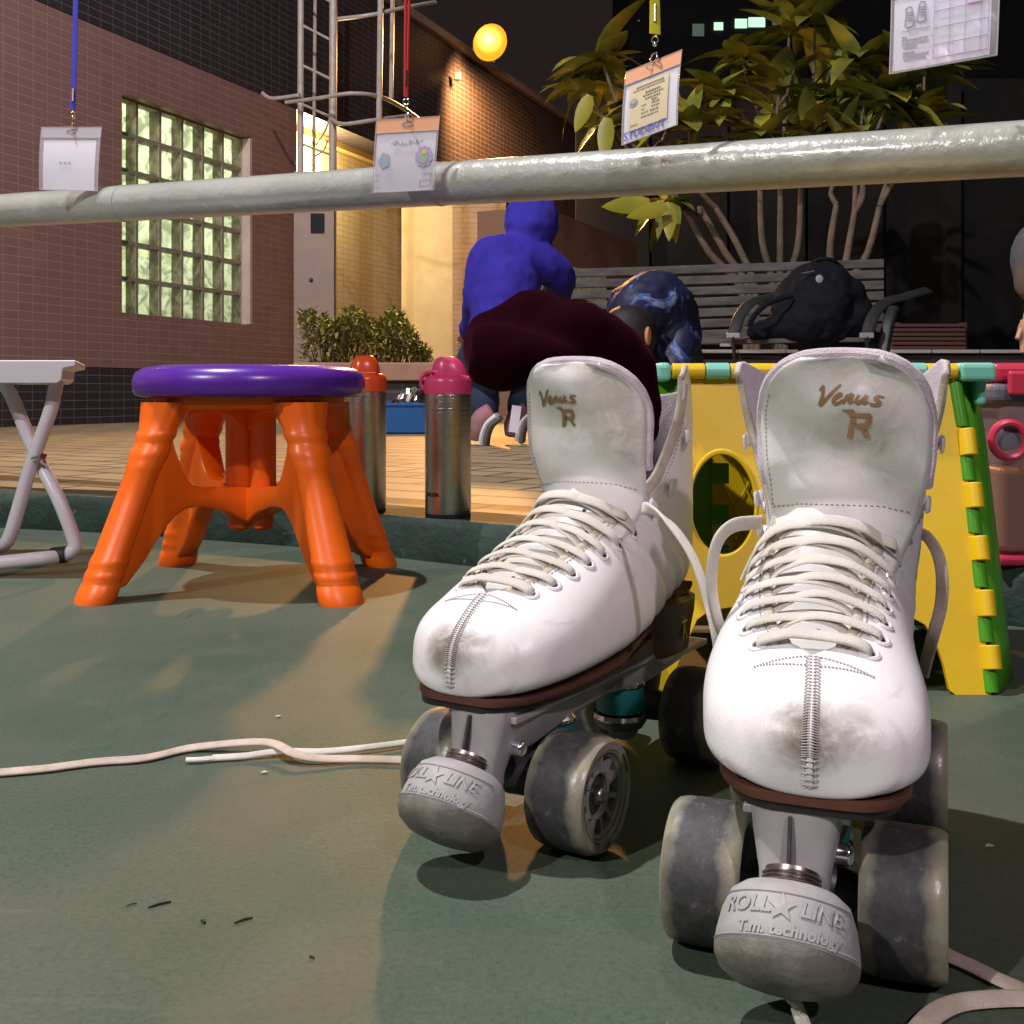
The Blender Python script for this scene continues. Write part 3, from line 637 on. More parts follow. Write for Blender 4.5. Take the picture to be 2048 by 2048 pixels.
for (sx, sy) in ((-1, -1), (1, -1), (-1, 1), (1, 1)):
    foot = V((sx*.134, sy*.134, 0)); top = V((sx*.074, sy*.074, .215)); ax = top-foot
    st = [(0, .0265), (.02, .0275), (.06, .0272), (.09, .0258), (.105, .0245), (.125, .0268), (.15, .0262), (.17, .0248), (.19, .0266), (.215, .0260), (.235, .0245), (.5, .0235), (.66, .0235), (.675, .0252), (.69, .0243), (.72, .0268), (.755, .027), (.78, .0248), (.80, .0250), (.82, .0275), (.845, .0272), (.86, .0262), (.93, .031), (1, .036)]
    q = MB(); rows = []; n = 40; out = V((sx, sy, 0)).normalized(); side = V((-out.y, out.x, 0))
    for t_, r_ in st:
        c_ = foot+ax*t_; row = []; r_ *= .93
        for j in range(n):
            a = 2*math.pi*j/n; rr_ = r_*(1+(.035*math.cos(a*12) if t_ > .88 else .012*math.cos(a*12) if .24 < t_ < .66 else 0))
            row.append(c_+(side*math.cos(a)*rr_+out*math.sin(a)*rr_*.82))
        rows.append(row)
    q.grid(rows, True, True, True); leg = part('leg', q, m_or, S, smooth=50)
    # web from the leg to the centre column, with an open window above the lower bar
    q = MB(); rows = []
    K = 14
    for i in range(K+1):
        t_ = i/K
        r_ = .012+.158*t_; p = out*r_; zl = (.1895-r_)/.0849*.215
        lo = max(.012, min(.072+.024*math.sin(math.pi*min(1, t_*1.25))-.070*max(0, (t_-.5)/.5)**1.5, zl-.004))
        hi = min(.114+.012*t_+.11*max(0, (r_-.075)/.045)**2, zl+.012)
        row = []
        for (zz, oo) in ((lo, -.0115), (lo+.004, -.0145), (hi-.004, -.0145), (hi, -.0115), (hi, .0115), (hi-.004, .0145), (lo+.004, .0145), (lo, .0115)): row.append(V((p.x, p.y, zz))+side*oo)
        rows.append(row)
    q.grid(rows, True, True, True)
    rows = []
    for i in range(K+1):
        t_ = i/K; r_ = .012+.10*t_; lo = .203-.022*abs(2*t_-1)**3; p = out*r_
        rows.append([V((p.x, p.y, zz))+side*oo for zz, oo in ((lo, -.0115), (.222, -.0125), (.222, .0125), (lo, .0115))])
    q.grid(rows, True, True, True)
    part('brace', q, m_or, S, smooth=50)
q = MB(); 
for s_ in (-1, 1):
    q.lathe([(.0001, .062), (.008, .0622), (.013, .067), (.0135, .075), (.012, .082), (.015, .095), (.0165, .11), (.0165, .205), (.02, .215)], 24, M.Translation((s_*.0135, 0, 0)))
part('centre_column', q, m_or, S, smooth=50)

# ================================================================== WHITE FOLDING STOOL (left edge)
m_wt = mat('white_enamel', (.66, .64, .68), .35, bp=.1, bs=60); m_blk = mat('black_rubber', (.012, .012, .014), .6)
WS = thing('folding_table', 'small white folding table with crossed tube legs at the left edge', 'folding table', tuple(G(-60, 1115)))
q = MB(); out = [(-.40, 0), (.005, 0), (.005, .007), (-.01, .010), (-.012, .024), (-.018, .028), (-.40, .028)]
tp = W(180, 723, 1.42)
vs = []
q.prism([(x_, -y_) for x_, y_ in out], M(((1, 0, -.33, tp.x), (0, 0, 1, 1.36), (0, 1, 0, tp.z), (0, 0, 0, 1))), .24)
part('tabletop', q, m_wt, WS, True, smooth=30, bevel=.0015)
def tb(name, pts, r=.0085): 
    q = MB(); q.tube(catmull(pts, 6), r, 14); return part(name, q, m_wt, WS, True)
for k, (Ya, off) in enumerate(((1.40, 0), (1.56, .006))):
    tb('leg', [W(114, 762, Ya), W(98, 830, Ya), W(62, 930, Ya+.005), W(22, 1065, Ya+.01), W(2, 1092, Ya+.02), W(-40, 1108, Ya+.03), W(-160, 1120, Ya+.03)])
    tb('leg', [W(0, 764, Ya+.02), W(22, 790, Ya+.02), W(70, 905, Ya+.02), W(118, 1000, Ya+.0), W(148, 1080, Ya), W(146, 1100, Ya), W(122, 1112, Ya), W(60, 1119, Ya-.02), W(-140, 1140, Ya-.03)])
q = MB(); a_ = W(120, 1112, 1.40); q.tube([a_+V((.008, 0, .002)), a_-V((.010, 0, 0))], .0105, 14); part('foot_cap', q, m_blk, WS, True)
q = MB(); q.tube([W(86, 913, 1.385), W(66, 917, 1.40)], .004, 10); q.tube([W(90, 911, 1.40), W(90, 911, 1.58)], .0025, 8); part('hinge_bolt', q, m_chrome, WS, True)

# ================================================================== BOTTLES
m_steel = mat('brushed_steel', (.62, .60, .56), .22, 1); nt = m_steel.node_tree; o_, x_ = obj_xyz(nt)
mp = nt.nodes.new('ShaderNodeMapping'); mp.inputs['Scale'].default_value = (1, 1, 900); nt.links.new(o_, mp.inputs[0])
nt.links.new(bump(nt, noise(nt, 3, 3, mp.outputs[0]), .3, .0006), nt.nodes['Principled BSDF'].inputs['Normal'])
def bottle(label, px, Yb, r, ztop, lidz, lmat, orange):
    c_ = W(px, 783, Yb); B = thing('water_bottle', label, 'bottle', (c_.x, c_.y, CZ+.0015), R(10) if orange else 0, 'bottles on the kerb')
    h = ztop-CZ
    q = MB(); q.lathe([(.0001, .001), (r*.9, .001), (r*.97, .003), (r*.98, .006), (r, .008), (r, h-.004), (r*.985, h), (.0001, h)], 64); body = part('body', q, m_steel, B, smooth=40)
    q = MB(); q.lathe([(r*.93, 0), (r*.99, 0), (r*.99, .004), (.0001, .004)], 48); part('base_ring', q, m_blk, B)
    L = lidz-ztop
    q = MB(); q.lathe([(.0001, h+.0005), (r*1.03, h+.0005), (r*1.03, h+L*.33), (r*.99, h+L*.42), (r*.80, h+L*.50), (.0001, h+L*.52)], 56)
    if orange:
        rows = []
        for i in range(9):
            t = i/8; z = h+L*.45+L*.55*math.sin(t*math.pi/2); s_ = math.cos(t*math.pi/2)**.55 if t < 1 else .001
            rows.append([V((math.copysign(abs(math.cos(a))**.8, math.cos(a))*r*.72*s_, math.copysign(abs(math.sin(a))**.8, math.sin(a))*r*.62*s_-.002, z)) for a in [2*math.pi*j/28 for j in range(28)]])
        q.grid(rows, True, True, True)
        q.tube([V((-r*.45, -r*.74, h+L*.5)), V((r*.45, -r*.74, h+L*.5))], .0032, 10)
    else:
        rows = []
        for i in range(9):
            t = i/8; z = h+L*.45+L*.55*math.sin(t*math.pi/2); s_ = math.cos(t*math.pi/2)**.5 if t < 1 else .001
            rows.append([V((math.cos(a)*r*(.62*s_)+(.0 if math.cos(a) < 0 else .012*(1-t))-.003, math.sin(a)*r*.55*s_, z)) for a in [2*math.pi*j/28 for j in range(28)]])
        q.grid(rows, True, True, True)
        q.torus((-r*.98, 0, h+L*.33), (0, 1, 0), .008, .003, sc=(.8, 1.3))
        q.tube([V((-r*.95, -.004, h+L*.55)), V((-r*.6, -.01, h+L*.60)), V((r*.2, -r*.5, h+L*.50)), V((r*.9, -r*.3, h+L*.42))], .003, 8)
    part('lid', q, lmat, B, smooth=50)
    if not orange:
        vs, fs = text_mesh('TIGER', .0085, 0, .0004); q = MB()
        q.add([V(((r+.0003)*math.sin(p.x/r-.70), -(r+.0003)*math.cos(p.x/r-.70), .030+p.y*.8)) for p in vs], fs); part('printed_name', q, m_blk, body, smooth=0)
bottle('steel bottle with a pink flip lid, between the stool and the skates', 896, 1.54, .0315, .222, .2735, mat('pink_plastic', (.60, .05, .16), .3), False)
bottle('steel bottle with an orange red flip lid, half hidden by the purple seat', 730, 1.60, .0298, .2255, .277, mat('orange_red_plastic', (.72, .09, .02), .25), True)

# ================================================================== YELLOW FOLDING STEP STOOL
m_yl = mat('yellow_plastic', (.80, .54, .006), .42, col2=(.72, .47, .006), vs=7, rvar=.25, bp=.15, bs=220, bd=.0006)
m_gr = mat('green_plastic', (.07, .30, .012), .3); m_cy = mat('aqua_plastic', (.20, .58, .45), .35)
FS = thing('step_stool', 'yellow and green folding step stool behind the white skates', 'step stool', (.28, .95, 0))
YF, YT = .842, .905
def fp(px, py):  # point on the leaning front panel
    t = (py-745)/(1392-745); return W(px, py, YT+(YF-YT)*t)
def panel(q, outline, hole, th, fn):
    bm = bmesh.new()
    n = len(outline)
    loops = [outline]+([hole] if hole else [])
    edges = []
    for lp in loops:
        vv = [bm.verts.new(fn(*p)) for p in lp]; edges += [bm.edges.new((vv[i], vv[(i+1) % len(vv)])) for i in range(len(vv))]
    bmesh.ops.triangle_fill(bm, edges=edges, use_beauty=True)
    geo = bm.faces[:]
    r = bmesh.ops.extrude_face_region(bm, geom=geo)
    for e in r['geom']:
        if isinstance(e, bmesh.types.BMVert): e.co += V((0, th, 0))
    bm.verts.index_update(); b = len(q.v); q.v += [v.co.copy() for v in bm.verts]; q.f += [tuple(b+v.index for v in f.verts) for f in bm.faces]; bm.free()
def side(sg):  # right edge column of the front panel at picture row y, mirrored for the left
    return [(px if sg > 0 else 2*1655-px, py) for px, py in ((1908, 758), (1912, 858), (1922, 862), (1924, 912), (1931, 918), (1935, 966), (1946, 970), (1950, 1018), (1956, 1024), (1960, 1072), (1966, 1124), (1970, 1180), (1975, 1235), (1978, 1300), (1982, 1310), (1985, 1392))]
outl = [(1402, 758)] + side(1)[0:1]
right = [(1908, 758), (1925, 858), (1938, 965), (1950, 1072), (1962, 1180), (1973, 1290), (1984, 1392)]
bot = [(1914, 1392), (1900, 1382), (1888, 1330), (1872, 1285), (1850, 1250), (1810, 1228), (1740, 1220), (1560, 1218), (1460, 1216), (1420, 1222), (1395, 1240), (1372, 1290), (1356, 1330), (1344, 1380), (1335, 1392)]
left = [(2*1640-x, y) for x, y in reversed(right)]
hole = [(1445+68*math.cos(a), 1008+104*math.sin(a)) for a in [2*math.pi*k/40 for k in range(40)]]
q = MB(); panel(q, right+bot+left, hole, .006, fp); part('front_panel', q, m_yl, FS, True, smooth=30, bevel=.0008)
q = MB(); q.torus(fp(1445, 1008)+V((0, -.001, 0)), (0, -1, .1), .027, .0016, n=40, sc=(.97, 1.52)); part('hole_rim', q, m_yl, FS, True)
# back panel with a lattice
q = MB(); YB = 1.07
q.box(W(1640, 1040, YB)+V((0, 0, .01)), (.27, .005, .22)); bp_ = part('back_panel', q, m_yl, FS, True, smooth=0)
q = MB()
for k in range(-4, 5):
    c_ = W(1640, 1040, YB-.006)+V((k*.02, 0, .01))
    for s_ in (-1, 1): q.tube([c_+V((-.05*s_, 0, -.1)), c_+V((.05*s_, 0, .1))], .0012, 4)
part('lattice', q, m_yl, bp_, True, smooth=0)
# side panels (green) and interlocking hinge knuckles
for sg in (1, -1):
    ed = right if sg > 0 else [(2*1640-x, y) for x, y in right]
    q = MB(); rows = []
    for (px, py) in ed:
        p = fp(px, py); rows.append([p+V((sg*.006, .008, 0)), p+V((sg*.034, .045, 0)), p+V((sg*.046, .10, 0)), V((p.x+sg*.030, YB+.01, p.z))])
    q.grid(rows); g_ = part('side_panel', q, m_gr, FS, True, smooth=30); sd = g_.modifiers.new('solid', 'SOLIDIFY'); sd.thickness = .004; sd.offset = 0
    kn = [765, 858, 914, 966, 1019, 1072, 1124, 1180, 1236, 1290, 1342, 1392]
    for i in range(len(kn)-1):
        def xe(y):
            for (x0, y0), (x1, y1) in zip(right, right[1:]):
                if y0 <= y <= y1: return x0+(x1-x0)*(y-y0)/(y1-y0)
            return right[-1][0] if y > 1000 else right[0][0]
        y0, y1 = kn[i]+1.5, kn[i+1]-1.5; xs = (xe(y0)+6, xe(y1)+6)
        if sg < 0: xs = tuple(2*1640-x for x in xs)
        p0, p1 = fp(xs[0], y0)+V((0, .001, 0)), fp(xs[1], y1)+V((0, .001, 0)); q = MB()
        yel = i % 2 == 1; sh = V((0, .0, 0)) if yel else V((sg*-.002, .0045, 0)); p0, p1 = p0+sh, p1+sh
        q.tube([p0, p1], .0092 if yel else .0086, 16, sq=(1, .8)); 
        if yel: q.box((p0+p1)/2+V((-sg*.010, .0068, 0)), (.020, .0085, abs(p0.z-p1.z)-.001))
        part('hinge_knuckle', q, m_yl if yel else m_gr, FS, True, smooth=50, bevel=.001)
q = MB(); a_, b_ = W(1360, 890, 1.0), W(1424, 1130, 1.0); q.box(((a_.x+b_.x)/2, 1.0, (a_.z+b_.z)/2), (b_.x-a_.x, .006, a_.z-b_.z))
for k in range(3): q.box((b_.x+.006, .998, a_.z-.025-k*.036), (.016, .009, .018))
part('folded_side', q, m_gr, FS, True, smooth=0, bevel=.001)
# top board with aqua hinge ends
q = MB(); pl_, pr_ = W(1330, 742, .895), W(1925, 742, .895); q.box(((pl_.x+pr_.x)/2, .99, .2435), (pr_.x-pl_.x, .17, .006)); part('top_board', q, m_yl, FS, True, smooth=0, bevel=.002)
for (xa, xb, mt) in ((1344, 1409, m_yl), (1411, 1458, m_cy), (1460, 1590, m_yl), (1592, 1650, m_cy), (1652, 1790, m_yl), (1792, 1850, m_cy), (1852, 1912, m_yl)):
    q = MB(); q.tube([W(xa, 742, .90), W(xb, 742, .90)], .0062 if mt is m_yl else .0066, 18); part('hinge_knuckle', q, mt, FS, True, smooth=50, bevel=.001)
for (xa, xb) in ((1312, 1342), (1917, 1990)):
    q = MB(); a_, b_ = W(xa, 744, .90), W(xb, 744, .90); q.box(((a_.x+b_.x)/2, .915, a_.z), (b_.x-a_.x, .04, .0150))
    if xa > 1900: q.box(((a_.x+b_.x)/2+.009, .925, a_.z-.012), (.008, .03, .03))
    part('hinge_end', q, m_cy, FS, True, smooth=0, bevel=.004)

# ================================================================== PINK LIDDED CONTAINER (right edge)
PC = thing('lunch_container', 'clear container of brown drink with a red clip lid, at the right edge', 'container', (.56, 1.15, CZ))
m_rp = mat('red_pink_plastic', (.58, .035, .08), .35); m_dg = mat('grey_gasket', (.13, .12, .15), .5)
x0, x1 = W(1992, 783, 1.10).x, W(2190, 783, 1.10).x
def rbox(name, xa, xb, ya, yb, za, zb, mt, bev=.008, par=None):
    q = MB(); q.box(((xa+xb)/2, (ya+yb)/2, (za+zb)/2), (xb-xa, yb-ya, zb-za)); return part(name, q, mt, par or PC, True, smooth=0, bevel=bev)
zt = W(0, 726, 1.10).z; z1 = W(0, 766, 1.10).z; z2 = W(0, 806, 1.10).z
lid = rbox('lid', x0-.006, x1, 1.09, 1.20, z1, zt, m_rp, .006); rbox('gasket', x0-.009, x1+.003, 1.087, 1.203, z2, z1-.0004, m_dg, .006)
rbox('latch', x0+.004, x0+.028, 1.079, 1.086, z1-.012, zt-.008, m_rp, .003, lid)
rbox('wall', x0, x1, 1.093, 1.197, CZ+.012, z2-.0004, clear_plastic('clear_wall', (.5, .35, .34), .3, .08), .008)
rbox('drink', x0+.004, x1-.004, 1.097, 1.193, CZ+.014, W(0, 935, 1.1).z, mat('amber_drink', (.30, .12, .05), .2), .006)
rbox('base', x0-.002, x1, 1.091, 1.199, CZ+.001, CZ+.0115, m_rp, .004)
q = MB(); q.torus(W(2018, 880, 1.088), (0, 1, 0), .017, .004); part('emblem_ring', q, m_rp, PC, True)
q = MB(); q.sphere(W(2018, 880, 1.094), .012, sc=(1, .15, 1)); part('emblem_centre', q, m_dg, PC, True)
# ================================================================== ROLLER SKATES
def leather(name, col, spots, rough=.36, fine=.10):
    m = bpy.data.materials.new(name); m.use_nodes = True; nt = m.node_tree; b = nt.nodes['Principled BSDF']; o, x = obj_xyz(nt)
    c = mix(nt, mth(nt, 'MULTIPLY', ramp(nt, noise(nt, 28, 5, o, .6), [(.4, (0, 0, 0)), (.75, (1, 1, 1))]), .22), col, tuple(k*.86 for k in col))
    n1 = noise(nt, 85, 5, o, .7, .8)
    mp = nt.nodes.new('ShaderNodeMapping'); mp.inputs['Scale'].default_value = (14, 60, 150); mp.inputs['Rotation'].default_value = (.3, .5, .2); nt.links.new(o, mp.inputs[0])
    c = mix(nt, mth(nt, 'MULTIPLY', ramp(nt, noise(nt, 1.2, 4, mp.outputs[0], .6), [(.64, (0, 0, 0)), (.72, (1, 1, 1))]), .30), c, tuple(k*.55 for k in col))
    for (cx_, cy_, cz_, r_, s_, colr) in spots:
        vm = nt.nodes.new('ShaderNodeVectorMath'); vm.operation = 'DISTANCE'; nt.links.new(o, vm.inputs[0]); vm.inputs[1].default_value = (cx_, cy_, cz_)
        f = mth(nt, 'MULTIPLY_ADD', vm.outputs['Value'], -1/r_, 1.0, clamp=True)
        f = mth(nt, 'MULTIPLY', mth(nt, 'POWER', f, .8), mth(nt, 'MULTIPLY_ADD', n1, 2.2, -.35, clamp=True), clamp=True)
        c = mix(nt, mth(nt, 'MULTIPLY', f, s_, clamp=True), c, colr)
    nt.links.new(c, b.inputs['Base Color']); b.inputs['Roughness'].default_value = rough
    b.inputs['Specular IOR Level'].default_value = .45
    hh = mth(nt, 'ADD', noise(nt, 700, 3, o), mth(nt, 'MULTIPLY', noise(nt, 26, 3, o), 5))
    nt.links.new(bump(nt, hh, fine, .0011), b.inputs['Normal']); return m
DIRT = (.20, .18, .14); GREY = (.34, .34, .30)
m_rim = mat('worn_felt_edge', (.56, .51, .42), .85, col2=(.42, .37, .28), vs=90, bp=.7, bs=900, bd=.0008)
m_fleece = mat('white_fleece_lining', (.72, .64, .68), .95, col2=(.60, .53, .58), vs=120, bp=1, bs=1300, bd=.0012, sheen=.4)
m_sole = mat('brown_leather_sole', (.12, .042, .024), .55, col2=(.075, .027, .016), vs=40, bp=.3, bs=300)
m_heel = mat('stacked_heel', (.10, .05, .025), .35, col2=(.06, .03, .018), vs=30)
m_alu = mat('painted_aluminium', (.46, .44, .44), .38, .25, col2=(.38, .37, .37), vs=60, bp=.2, bs=250, bd=.0005)
m_dalu = mat('dark_truck_metal', (.085, .085, .095), .45, .5, col2=(.13, .13, .14), vs=50, bp=.3, bs=200)
m_steel2 = mat('worn_steel', (.42, .38, .36), .32, 1, col2=(.3, .26, .24), vs=120)
m_teal = mat('teal_cushion', (.006, .13, .12), .4)
m_lace = mat('white_lace', (.70, .67, .60), .85, col2=(.58, .54, .46), vs=35, bp=.9, bs=1500, bd=.0007)
nt = m_lace.node_tree
m_lace2 = mat('soiled_lace', (.60, .50, .42), .85, col2=(.44, .36, .28), vs=60, bp=.9, bs=1400, bd=.0007)
m_eye = mat('white_eyelet', (.74, .72, .72), .22); m_hole = mat('eyelet_hole', (.03, .03, .03), .8)
m_goldp = mat('gold_print', (.36, .21, .10), .38, .35); m_stitch = mat('grey_stitch', (.32, .31, .33), .8); m_wst = mat('white_stitch', (.62, .58, .54), .8)
m_stop = mat('grey_rubber_stop', (.37, .355, .35), .62, col2=(.30, .285, .275), vs=45, bp=.35, bs=260, bd=.0008)
nt = m_stop.node_tree; b = nt.nodes['Principled BSDF']; old = b.inputs['Base Color'].links[0].from_socket; o_, x_ = obj_xyz(nt)
m_stopw = mat('worn_rubber_face', (.145, .135, .115), .6, col2=(.25, .24, .20), vs=70, lo=.4, hi=.7, bp=.5, bs=300, bd=.001)
def tread_mat():
    m = bpy.data.materials.new('worn_wheel_rubber'); m.use_nodes = True; nt = m.node_tree; b = nt.nodes['Principled BSDF']; o, x = obj_xyz(nt)
    # dirt where the tread touches the floor: middle of the width, with a ragged border
    a = mth(nt, 'ABSOLUTE', x[1])
    n1 = noise(nt, 60, 5, o, .7)
    f = mth(nt, 'ADD', mth(nt, 'MULTIPLY', a, -150), mth(nt, 'ADD', mth(nt, 'MULTIPLY', n1, 1.3), mth(nt, 'MULTIPLY_ADD', noise(nt, 22, 3, o), 3.0, .1)), clamp=True)
    r2 = nt.nodes.new('ShaderNodeVectorMath'); r2.operation = 'LENGTH'
    cb = nt.nodes.new('ShaderNodeCombineXYZ'); nt.links.new(x[0], cb.inputs[0]); nt.links.new(x[2], cb.inputs[2]); nt.links.new(cb.outputs[0], r2.inputs[0])
    rr = mth(nt, 'MULTIPLY_ADD', r2.outputs['Value'], 1200, -31.5, clamp=True)
    f = mth(nt, 'MULTIPLY', f, rr)
    c = mix(nt, f, ramp(nt, noise(nt, 70, 4, o), [(.35, (.30, .28, .20)), (.7, (.21, .20, .145))]), ramp(nt, noise(nt, 200, 5, o, .7), [(.3, (.022, .022, .023)), (.6, (.05, .05, .05)), (.74, (.16, .16, .15))]))
    nt.links.new(c, b.inputs['Base Color']); nt.links.new(mth(nt, 'MULTIPLY_ADD', f, .35, .28), b.inputs['Roughness'])
    b.inputs['Subsurface Weight'].default_value = .04; b.inputs['Subsurface Radius'].default_value = (.01, .01, .006); b.inputs['Subsurface Scale'].default_value = .4
    nt.links.new(bump(nt, noise(nt, 350, 4, o), .35, .0006), b.inputs['Normal']); return m
m_tread = tread_mat(); m_hub = mat('grey_hub', (.27, .265, .23), .4, col2=(.22, .215, .19), vs=80); m_hubd = mat('dark_hub', (.03, .03, .03), .5)

ST = np.array([  # Ts, Tz, Bs, Bz, w, gap ratio
 (.0428, .0935, .0426, .0825, .0050, 0), (.0415, .1005, .0418, .0795, .0168, 0), (.0375, .1070, .0398, .0783, .0256, 0), (.0300, .1140, .0345, .0780, .0334, 0),
 (.0190, .1215, .0230, .0778, .0412, 0), (.0040, .1275, .0030, .0776, .0440, .20), (-.0120, .1345, -.0200, .0778, .0446, .34), (-.0300, .1420, -.0480, .0782, .0432, .40),
 (-.0460, .1500, -.0800, .0790, .0410, .48), (-.0600, .1585, -.1160, .0850, .0385, .57), (-.0710, .1680, -.1520, .0955, .0370, .66), (-.0790, .1790, -.1810, .1010, .0368, .75),
 (-.0830, .1920, -.1905, .1200, .0378, .84), (-.0830, .2060, -.1880, .1500, .0392, .91), (-.0800, .2210, -.1830, .1820, .0408, .95), (-.0770, .2360, -.1810, .2060, .0420, .96), (-.0730, .2565, -.1810, .2250, .0410, .95)])
def cubic(A, v):
    n = len(A)-1; v = max(0, min(n-1e-6, v)); i = int(v); t = v-i
    a, b, c, d = A[max(i-1, 0)], A[i], A[i+1], A[min(i+2, n)]
    return .5*((2*b)+(c-a)*t+(2*a-5*b+4*c-d)*t*t+(3*b-a-3*c+d)*t**3)
def sgnp(x, p): return math.copysign(abs(x)**p, x)
def build_skate(label, loc, rz, mi, seed, laces_out, toff=0, toeoff=.0075, ysh=0):
    rnd = random.Random(seed)
    T = thing('roller_skate', label, 'roller skate', loc, rz, 'pair of white roller skates')
    def yoff(s):
        t = max(0, min(1, (s+.05)/.095)); return mi*(toeoff*t*t*(3-2*t)-.001)+ysh
    def S(v, a, inset=0.0):
        Ts, Tz, Bs, Bz, w_, g = cubic(ST, v)
        k = .44; Cs, Cz = Bs+(Ts-Bs)*k, Bz+(Tz-Bz)*k; ca, sa = math.cos(a), math.sin(a)
        pt = .92 if v > 3 else .8; pb = (.46 if v > 3 else .56) if v < 9 else .46+.46*min(1, (v-9)/3)
        if ca >= 0: c_ = sgnp(ca, pt); s_, z_ = Cs+(Ts-Cs)*c_, Cz+(Tz-Cz)*c_; yy = w_*sgnp(sa, pt if v > 3 else .75)
        else: c_ = sgnp(-ca, pb); s_, z_ = Cs+(Bs-Cs)*c_, Cz+(Bz-Cz)*c_; yy = w_*sgnp(sa, .85 if v < 9 else .92)
        if v < 6 and mi < 0 and yy*mi > 0: yy *= 1-.12*min(1, (6-v)/3)
        p = V((s_, yy+yoff(s_)+toff*.7*max(0, min(1, (v-9)/3)), z_))
        if inset: p -= SN(v, a)*inset
        return p
    def FL(p, v, a):
        if v <= 11: return p
        g = gap(v); ed = (abs(a)-g)/(2*math.pi-2*g) if abs(a) <= math.pi else (2*math.pi-abs(a)-g)/(2*math.pi-2*g); tt = (v-11)/5; sg_ = 1 if (a % (2*math.pi)) < math.pi else -1
        return p+V((0, sg_*(.004*tt*math.exp(-(ed/.12)**2)+.0085*tt*tt*math.exp(-(ed/.07)**2)), 0))
    def SN(v, a):
        e = .03; d1 = S(min(v+e, 15.99), a)-S(max(v-e, 0), a); d2 = S(v, a+e)-S(v, a-e); n = d2.cross(d1)
        Ts, Tz, Bs, Bz, w_, g = cubic(ST, v); c_ = V((Bs+(Ts-Bs)*.44, yoff(Ts), Bz+(Tz-Bz)*.44)); n = n.normalized()
        return n if n.dot(S(v, a)-c_) > 0 else -n
    def gap(v):
        if v < 4.5: return 0
        g = max(0.0, float(cubic(ST, v)[5])); g *= min(1, (v-4.5)/.5)**.6 if v < 5.0 else 1
        return math.asin(min(.999, g))**(1) if v < 11 else math.asin(min(.999, g))*1.0
    # ---- boot
    sp = [(.0415, mi*toeoff-.001+ysh, .102, .0165, 1.5, DIRT), (.0435, mi*toeoff-.001+ysh, .098, .010, 1.2, DIRT), (.036, mi*toeoff+.014+ysh, .102, .012, .9, DIRT), (.036, mi*toeoff-.013+ysh, .100, .014, .5, DIRT), (.028, .018, .098, .02, .25, DIRT), (.045, 0, .082, .02, .35, DIRT),
          (-.02, .045, .115, .03, .12, GREY), (-.09, .04, .15, .04, .15, GREY), (-.16, .03, .2, .05, .15, GREY)]
    m_boot = leather('white_boot_leather', (.80, .78, .775), sp, .34)
    q = MB(); na = 80; rows = []; nv = 110
    for i in range(nv+1):
        v = 16*(i/nv); g = gap(v); row = []
        for j in range(na+1):
            a = g+(2*math.pi-2*g)*j/na; p = S(min(v, 15.999), a)
            if v > 11:
                ed = min(j, na-j)/na; tt = (v-11)/5
                p.z -= .011*math.exp(-(ed/.018)**2)*max(0, (v-14.6)/1.4)**2
                sg_ = 1 if a < math.pi else -1
                p = FL(p, v, a); p.x += .012*tt*math.exp(-(ed/.1)**2)*0+.0015*math.sin(v*2.1+sg_)*math.exp(-(ed/.08)**2)
            if 7 < v < 12.5 and g > 0: p += SN(min(v, 15.9), a)*(.0016*math.sin(v*11+2*math.cos(a*2))*math.exp(-((v-9.9)/.9)**2)*abs(math.sin(a)))
            row.append(p)
        rows.append(row)
    q.grid(rows); b0_ = len(q.v); first = list(range(na+1)); q.f.append(tuple(first))
    boot = part('boot', q, [m_boot, m_fleece, m_rim], T, merge=.00012, smooth=180)
    so = boot.modifiers.new('solid', 'SOLIDIFY'); so.thickness = .0034; so.offset = -1; so.material_offset = 1; so.material_offset_rim = 2
    # ---- seam on the toe
    q = MB()
    path = [S(v, 0) for v in np.linspace(.02, 4.4, 60)]; nr = [SN(v, 0) for v in np.linspace(.02, 4.4, 60)]
    path = [V((.0424, path[0].y, .0825)), V((.0432, path[0].y, .0865)), V((.0434, path[0].y, .0905))]+path; nr = [V((1, 0, 0))]*3+nr
    q.ribbon([p+n*.0001 for p, n in zip(path, nr)], nr, .0024, .0011)
    part('toe_seam', q, mat('seam_leather', (.72, .69, .70), .45), boot)
    q = MB()
    for k in range(36):
        v = .12+4.2*k/35; c_ = S(v, 0); n = SN(v, 0); tn = (S(v+.05, 0)-S(v-.05, 0)).normalized(); sd = n.cross(tn)
        for s_ in (-1, 1):
            q.tube([c_+sd*s_*.0003+n*.0008, c_+sd*s_*.0014+n*.0010, c_+sd*s_*.0029+n*.0002-tn*.0003], .00026, 5)
    for k in range(5):
        zz = .0835+k*.0023; xx = .0434 if k else .0428
        for s_ in (-1, 1): q.tube([V((xx+.0008, path[0].y+s_*.0003, zz)), V((xx+.0009, path[0].y+s_*.0014, zz)), V((xx-.0002, path[0].y+s_*.0029, zz))], .00026, 5)
    part('toe_stitching', q, mat('dull_thread', (.36, .34, .31), .7), boot)
    # ---- stitch lines and quarter edges
    q = MB()
